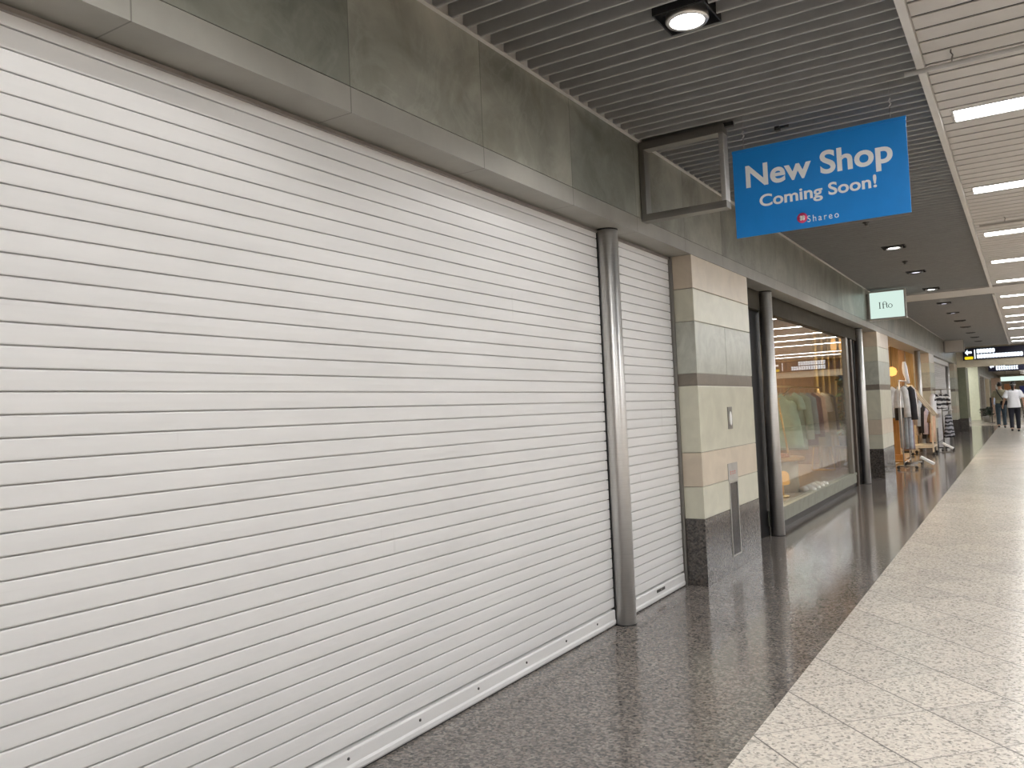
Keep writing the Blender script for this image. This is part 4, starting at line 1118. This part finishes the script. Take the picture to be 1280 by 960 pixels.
t = thing('lit_shop_sign', 'large lit pale green shop sign far behind the people', 'sign', (2.0, 64, 2.1))
build(MB().box(.9, 4.6, 64, 64.15, 2.18, 2.46), 'face', emit('pale_green_lit_face', (.8, 1, .9), 1.0), t, .01)
build(MB().box(.88, 4.62, 64.01, 64.2, 2.46, 2.50).box(.88, 4.62, 64.01, 64.2, 2.14, 2.18), 'frame', M['alu'], t)
for x in (1.2, 4.3): build(MB().tube([(x, 64.1, 2.5), (x, 64.1, ZC + .02)], .02), 'hanger_rod', M['steel_dark'], t)

# ------------------------------------------------------------------ people
def person(loc, H, label, shirt, trousers, walk, arm_pose, shirt_len, loose, hair_long, extras):
    t = thing('person', label, 'person', loc)
    X, Y, Z = loc; k = H / 1.72
    P = lambda a, b, c: Vector((X + a * k, Y + b * k, Z + c * k))
    # skeleton, walking away from the camera (+Y)
    hipz, kneez, ank = .90, .49, .085
    st = walk
    legs = {}
    for s in (-1, 1):
        f = st * s
        hip = (s * .09, 0, hipz); knee = (s * .095, .10 * f + .03, kneez + .01 * abs(f)); foot = (s * .095, .24 * f - (.04 if f < 0 else 0), ank + (.03 if f < 0 else 0))
        legs[s] = (hip, knee, foot)
    body = MB()
    tr = lambda L_: [P(*q) for q in L_]
    body.rings([(X, Y, Z + z * k, rx * k, ry * k) for z, rx, ry in ((.80, .11, .085), (.86, .155, .105), (.93, .165, .11), (1.02, .145, .095), (1.12, .14, .095), (1.25, .165, .11), (1.36, .175, .105), (1.42, .15, .085), (1.46, .08, .065))], 24)
    body.tube(tr([(0, -.005, 1.42), (0, .0, 1.50), (0, .012, 1.56)]), [.062 * k, .054 * k, .056 * k], 14)
    # head with face towards +Y
    body.ball(P(0, .012, 1.612), (.076 * k, .094 * k, .108 * k), 20, 14)
    body.ball(P(0, .035, 1.56), (.058 * k, .068 * k, .055 * k), 14, 10)
    body.ball(P(0, .108, 1.60), (.012 * k, .018 * k, .022 * k), 8, 6)
    for s in (-1, 1):
        body.ball(P(s * .079, .005, 1.605), (.010 * k, .020 * k, .031 * k), 8, 6)
        hip, kn, ft = legs[s]
        body.tube(tr([hip, ((hip[0] + kn[0]) / 2, (hip[1] + kn[1]) / 2 + .01, (hip[2] + kn[2]) / 2), kn, ((kn[0] + ft[0]) / 2, (kn[1] + ft[1]) / 2 - .015, (kn[2] + ft[2]) / 2 + .03), ft]), [.088 * k, .074 * k, .054 * k, .052 * k, .036 * k], 16)
        body.tube(tr([(ft[0], ft[1] - .04, ft[2] - .03), (ft[0], ft[1] + .05, ft[2] - .045), (ft[0], ft[1] + .15, ft[2] - .055)]), [.034 * k, .034 * k, .024 * k], 10)
    hands = {}
    for s in (-1, 1):
        el, wr = arm_pose[s]
        sh = (s * .185, 0, 1.385)
        body.tube(tr([(s * .13, 0, 1.385), sh, ((sh[0] + el[0]) / 2, (sh[1] + el[1]) / 2, (sh[2] + el[2]) / 2), el, ((el[0] + wr[0]) / 2, (el[1] + wr[1]) / 2, (el[2] + wr[2]) / 2), wr]), [.05 * k, .052 * k, .045 * k, .037 * k, .034 * k, .025 * k], 14)
        d = (Vector(wr) - Vector(el)).normalized(); side = Vector((0, 1, 0)); side = (side - d * side.dot(d)).normalized(); pal = d.cross(side) * (-s if False else 1)
        W = Vector(wr)
        # palm, four curled fingers and thumb
        body.tube([P(*(W - d * .01)), P(*(W + d * .04)), P(*(W + d * .085))], [.024 * k, .030 * k, .028 * k], 12)
        inw = Vector((-s, 0, 0)); inw = (inw - d * inw.dot(d)).normalized()
        for q, ln in ((-.030, .062), (-.010, .074), (.010, .070), (.029, .055)):
            b0 = W + d * .078 - side * q * -1
            b1 = b0 + d * ln * .45 + inw * .004; b2 = b1 + d * ln * .35 + inw * .016; b3 = b2 + d * ln * .2 + inw * .016
            body.tube([P(*b0), P(*b1), P(*b2), P(*b3)], [.0105 * k, .0098 * k, .009 * k, .0075 * k], 8)
        b0 = W + d * .025 + side * .022; b1 = b0 + side * .026 + d * .022; b2 = b1 + d * .034 + side * .006 + inw * .006
        body.tube([P(*b0), P(*b1), P(*b2)], [.013 * k, .0115 * k, .009 * k], 8)
    build(body, 'body', M['skin'], t, remesh=.0075, smooth_iter=2)
    # eyes, brows and mouth face the far end
    # shirt
    sm = MB(); e = loose
    sm.rings([(X, Y, Z + z * k, (rx + e) * k, (ry + e * .8) * k) for z, rx, ry in ((shirt_len, .172, .118), (shirt_len + .10, .166, .114), (1.02, .155, .106), (1.14, .155, .108), (1.27, .172, .116), (1.37, .176, .108), (1.425, .13, .085), (1.455, .078, .068))], 28)
    for s in (-1, 1):
        el, wr = arm_pose[s]; sh = (s * .175, 0, 1.38)
        mid = tuple(a + (b - a) * .85 for a, b in zip(sh, el))
        sm.tube(tr([(s * .11, 0, 1.375), sh, tuple(a + (b - a) * .45 for a, b in zip(sh, el)), mid]), [.066 * k, (.066 + e * .4) * k, (.064 + e * .8) * k, (.066 + e * 1.0) * k], 16)
    build(sm, 'shirt', shirt, t, remesh=.012, smooth_iter=3)
    # trousers
    tm = MB()
    tm.rings([(X, Y, Z + z * k, rx * k, ry * k) for z, rx, ry in ((.78, .155, .105), (.86, .175, .122), (.95, .172, .12), (1.03, .155, .108))], 24)
    for s in (-1, 1):
        hip, kn, ft = legs[s]
        tm.tube(tr([(hip[0], hip[1], hip[2] - .02), ((hip[0] + kn[0]) / 2, (hip[1] + kn[1]) / 2 + .01, (hip[2] + kn[2]) / 2), kn, ((kn[0] + ft[0]) / 2, (kn[1] + ft[1]) / 2 - .012, (kn[2] + ft[2]) / 2), (ft[0], ft[1], ft[2] + .02)]), [.102 * k, .092 * k, .074 * k, .068 * k, .062 * k], 18)
    build(tm, 'trousers', trousers, t, remesh=.012, smooth_iter=2)
    for s in (-1, 1):
        ft = legs[s][2]; q = P(ft[0], ft[1] + .06, max(0, ft[2] - .085))
        shoe(q.x, q.y, Z + max(0, ft[2] - .085) * k, M['shoe'], None, .275 * k, 0, None, t)
    # hair
    hm = MB()
    secs = []
    for i in range(9):
        a = -.55 + (pi / 2 + .5) * i / 8; c_ = max(cos(a), .03)
        secs.append((X, Y + (-.012 + .0) * k, Z + (1.635 + .108 * sin(a)) * k, .089 * c_ * k, .100 * c_ * k))
    hm.rings(secs, 24)
    if hair_long:
        hm.tube([P(0, -.075, 1.62), P(0, -.095, 1.55), P(0, -.09, 1.46), P(0, -.085, 1.38)], [.05 * k, .048 * k, .042 * k, .02 * k], 14)
    build(hm, 'hair', M['hair'], t, remesh=.01, smooth_iter=2)
    # face details
    fm = MB()
    for s in (-1, 1):
        fm.ball(P(s * .030, .098, 1.622), (.011 * k, .008 * k, .006 * k), 8, 6)
    build(fm, 'eyes', M['black'], t)
    build(MB().ball(P(0, .098, 1.557), (.022 * k, .010 * k, .006 * k), 10, 6), 'mouth', M['red'], t)
    extras(t, P, k)
    return t

def ex_white(t, P, k):
    # pale band round the hair
    b = MB(); rr = []
    for q, z in ((.091, 1.618), (.097, 1.622), (.097, 1.644), (.091, 1.648)):
        rr.append([P(q * cos(2 * pi * i / 28), -.012 + q * 1.12 * sin(2 * pi * i / 28), z + .012 * sin(2 * pi * i / 28)) for i in range(28)])
    build(b.loft(rr, False), 'hair_band', M['grey_cloth'], t)
def ex_khaki(t, P, k):
    s = MB().tube([P(-.10, -.10, 1.43), P(-.05, -.152, 1.30), P(.06, -.152, 1.12), P(.14, -.13, 1.0)], [.016] * 4, 8)
    s.tube([P(-.10, -.10, 1.43), P(-.12, -.02, 1.475), P(-.10, .09, 1.43), P(-.02, .14, 1.28), P(.12, .13, 1.0)], [.016] * 5, 8)
    build(s, 'bag_strap', M['black_cloth'], t)
    build(MB().loft([[P(.13 + a * cos(2 * pi * i / 18), -.12 + b * sin(2 * pi * i / 18), z) for i in range(18)] for a, b, z in ((.10, .04, .86), (.14, .06, .89), (.14, .06, .99), (.11, .04, 1.02))]), 'shoulder_bag', M['black_cloth'], t)
person((1.885, 33.5, 0), 1.73, 'person in loose white shirt and black trousers walking away on the right', M['white_cloth'], M['black_cloth'], .35,
       {-1: ((-.27, -.02, 1.13), (-.33, .10, .93)), 1: ((.27, -.05, 1.12), (.29, .06, .88))}, .83, .035, True, ex_white)
person((1.40, 37.4, 0), 1.78, 'person in khaki shirt with black shoulder bag and dark jeans walking away', M['khaki_cloth'], M['denim'], .55,
       {-1: ((-.25, -.04, 1.12), (-.26, .08, .88)), 1: ((.26, .02, 1.13), (.24, .18, .98))}, .93, .012, False, ex_khaki)

# ------------------------------------------------------------------ world, camera, view
w = bpy.data.worlds.new('World'); scene.world = w; w.use_nodes = True
w.node_tree.nodes['Background'].inputs[0].default_value = (.03, .03, .03, 1)
cam = bpy.data.cameras.new('camera'); co = bpy.data.objects.new('camera', cam); COL.objects.link(co)
cam.sensor_width = 36; cam.lens = 36 * 1025.475 / 1280; cam.clip_start = .05; cam.clip_end = 300
yaw, pitch, roll = radians(31.957), radians(2.2275), radians(-2.5506)
B = Matrix(((1, 0, 0), (0, 0, -1), (0, 1, 0)))
R = Matrix.Rotation(yaw, 3, 'Z') @ B @ Matrix.Rotation(pitch, 3, 'X') @ Matrix.Rotation(roll, 3, 'Z')
co.matrix_world = Matrix.Translation((2.236, 0, 1.32)) @ R.to_4x4()
scene.camera = co
vs = scene.view_settings
vs.view_transform = 'Standard'; vs.look = 'None'; vs.gamma = 1; vs.use_curve_mapping = False
vs.exposure = 0.03
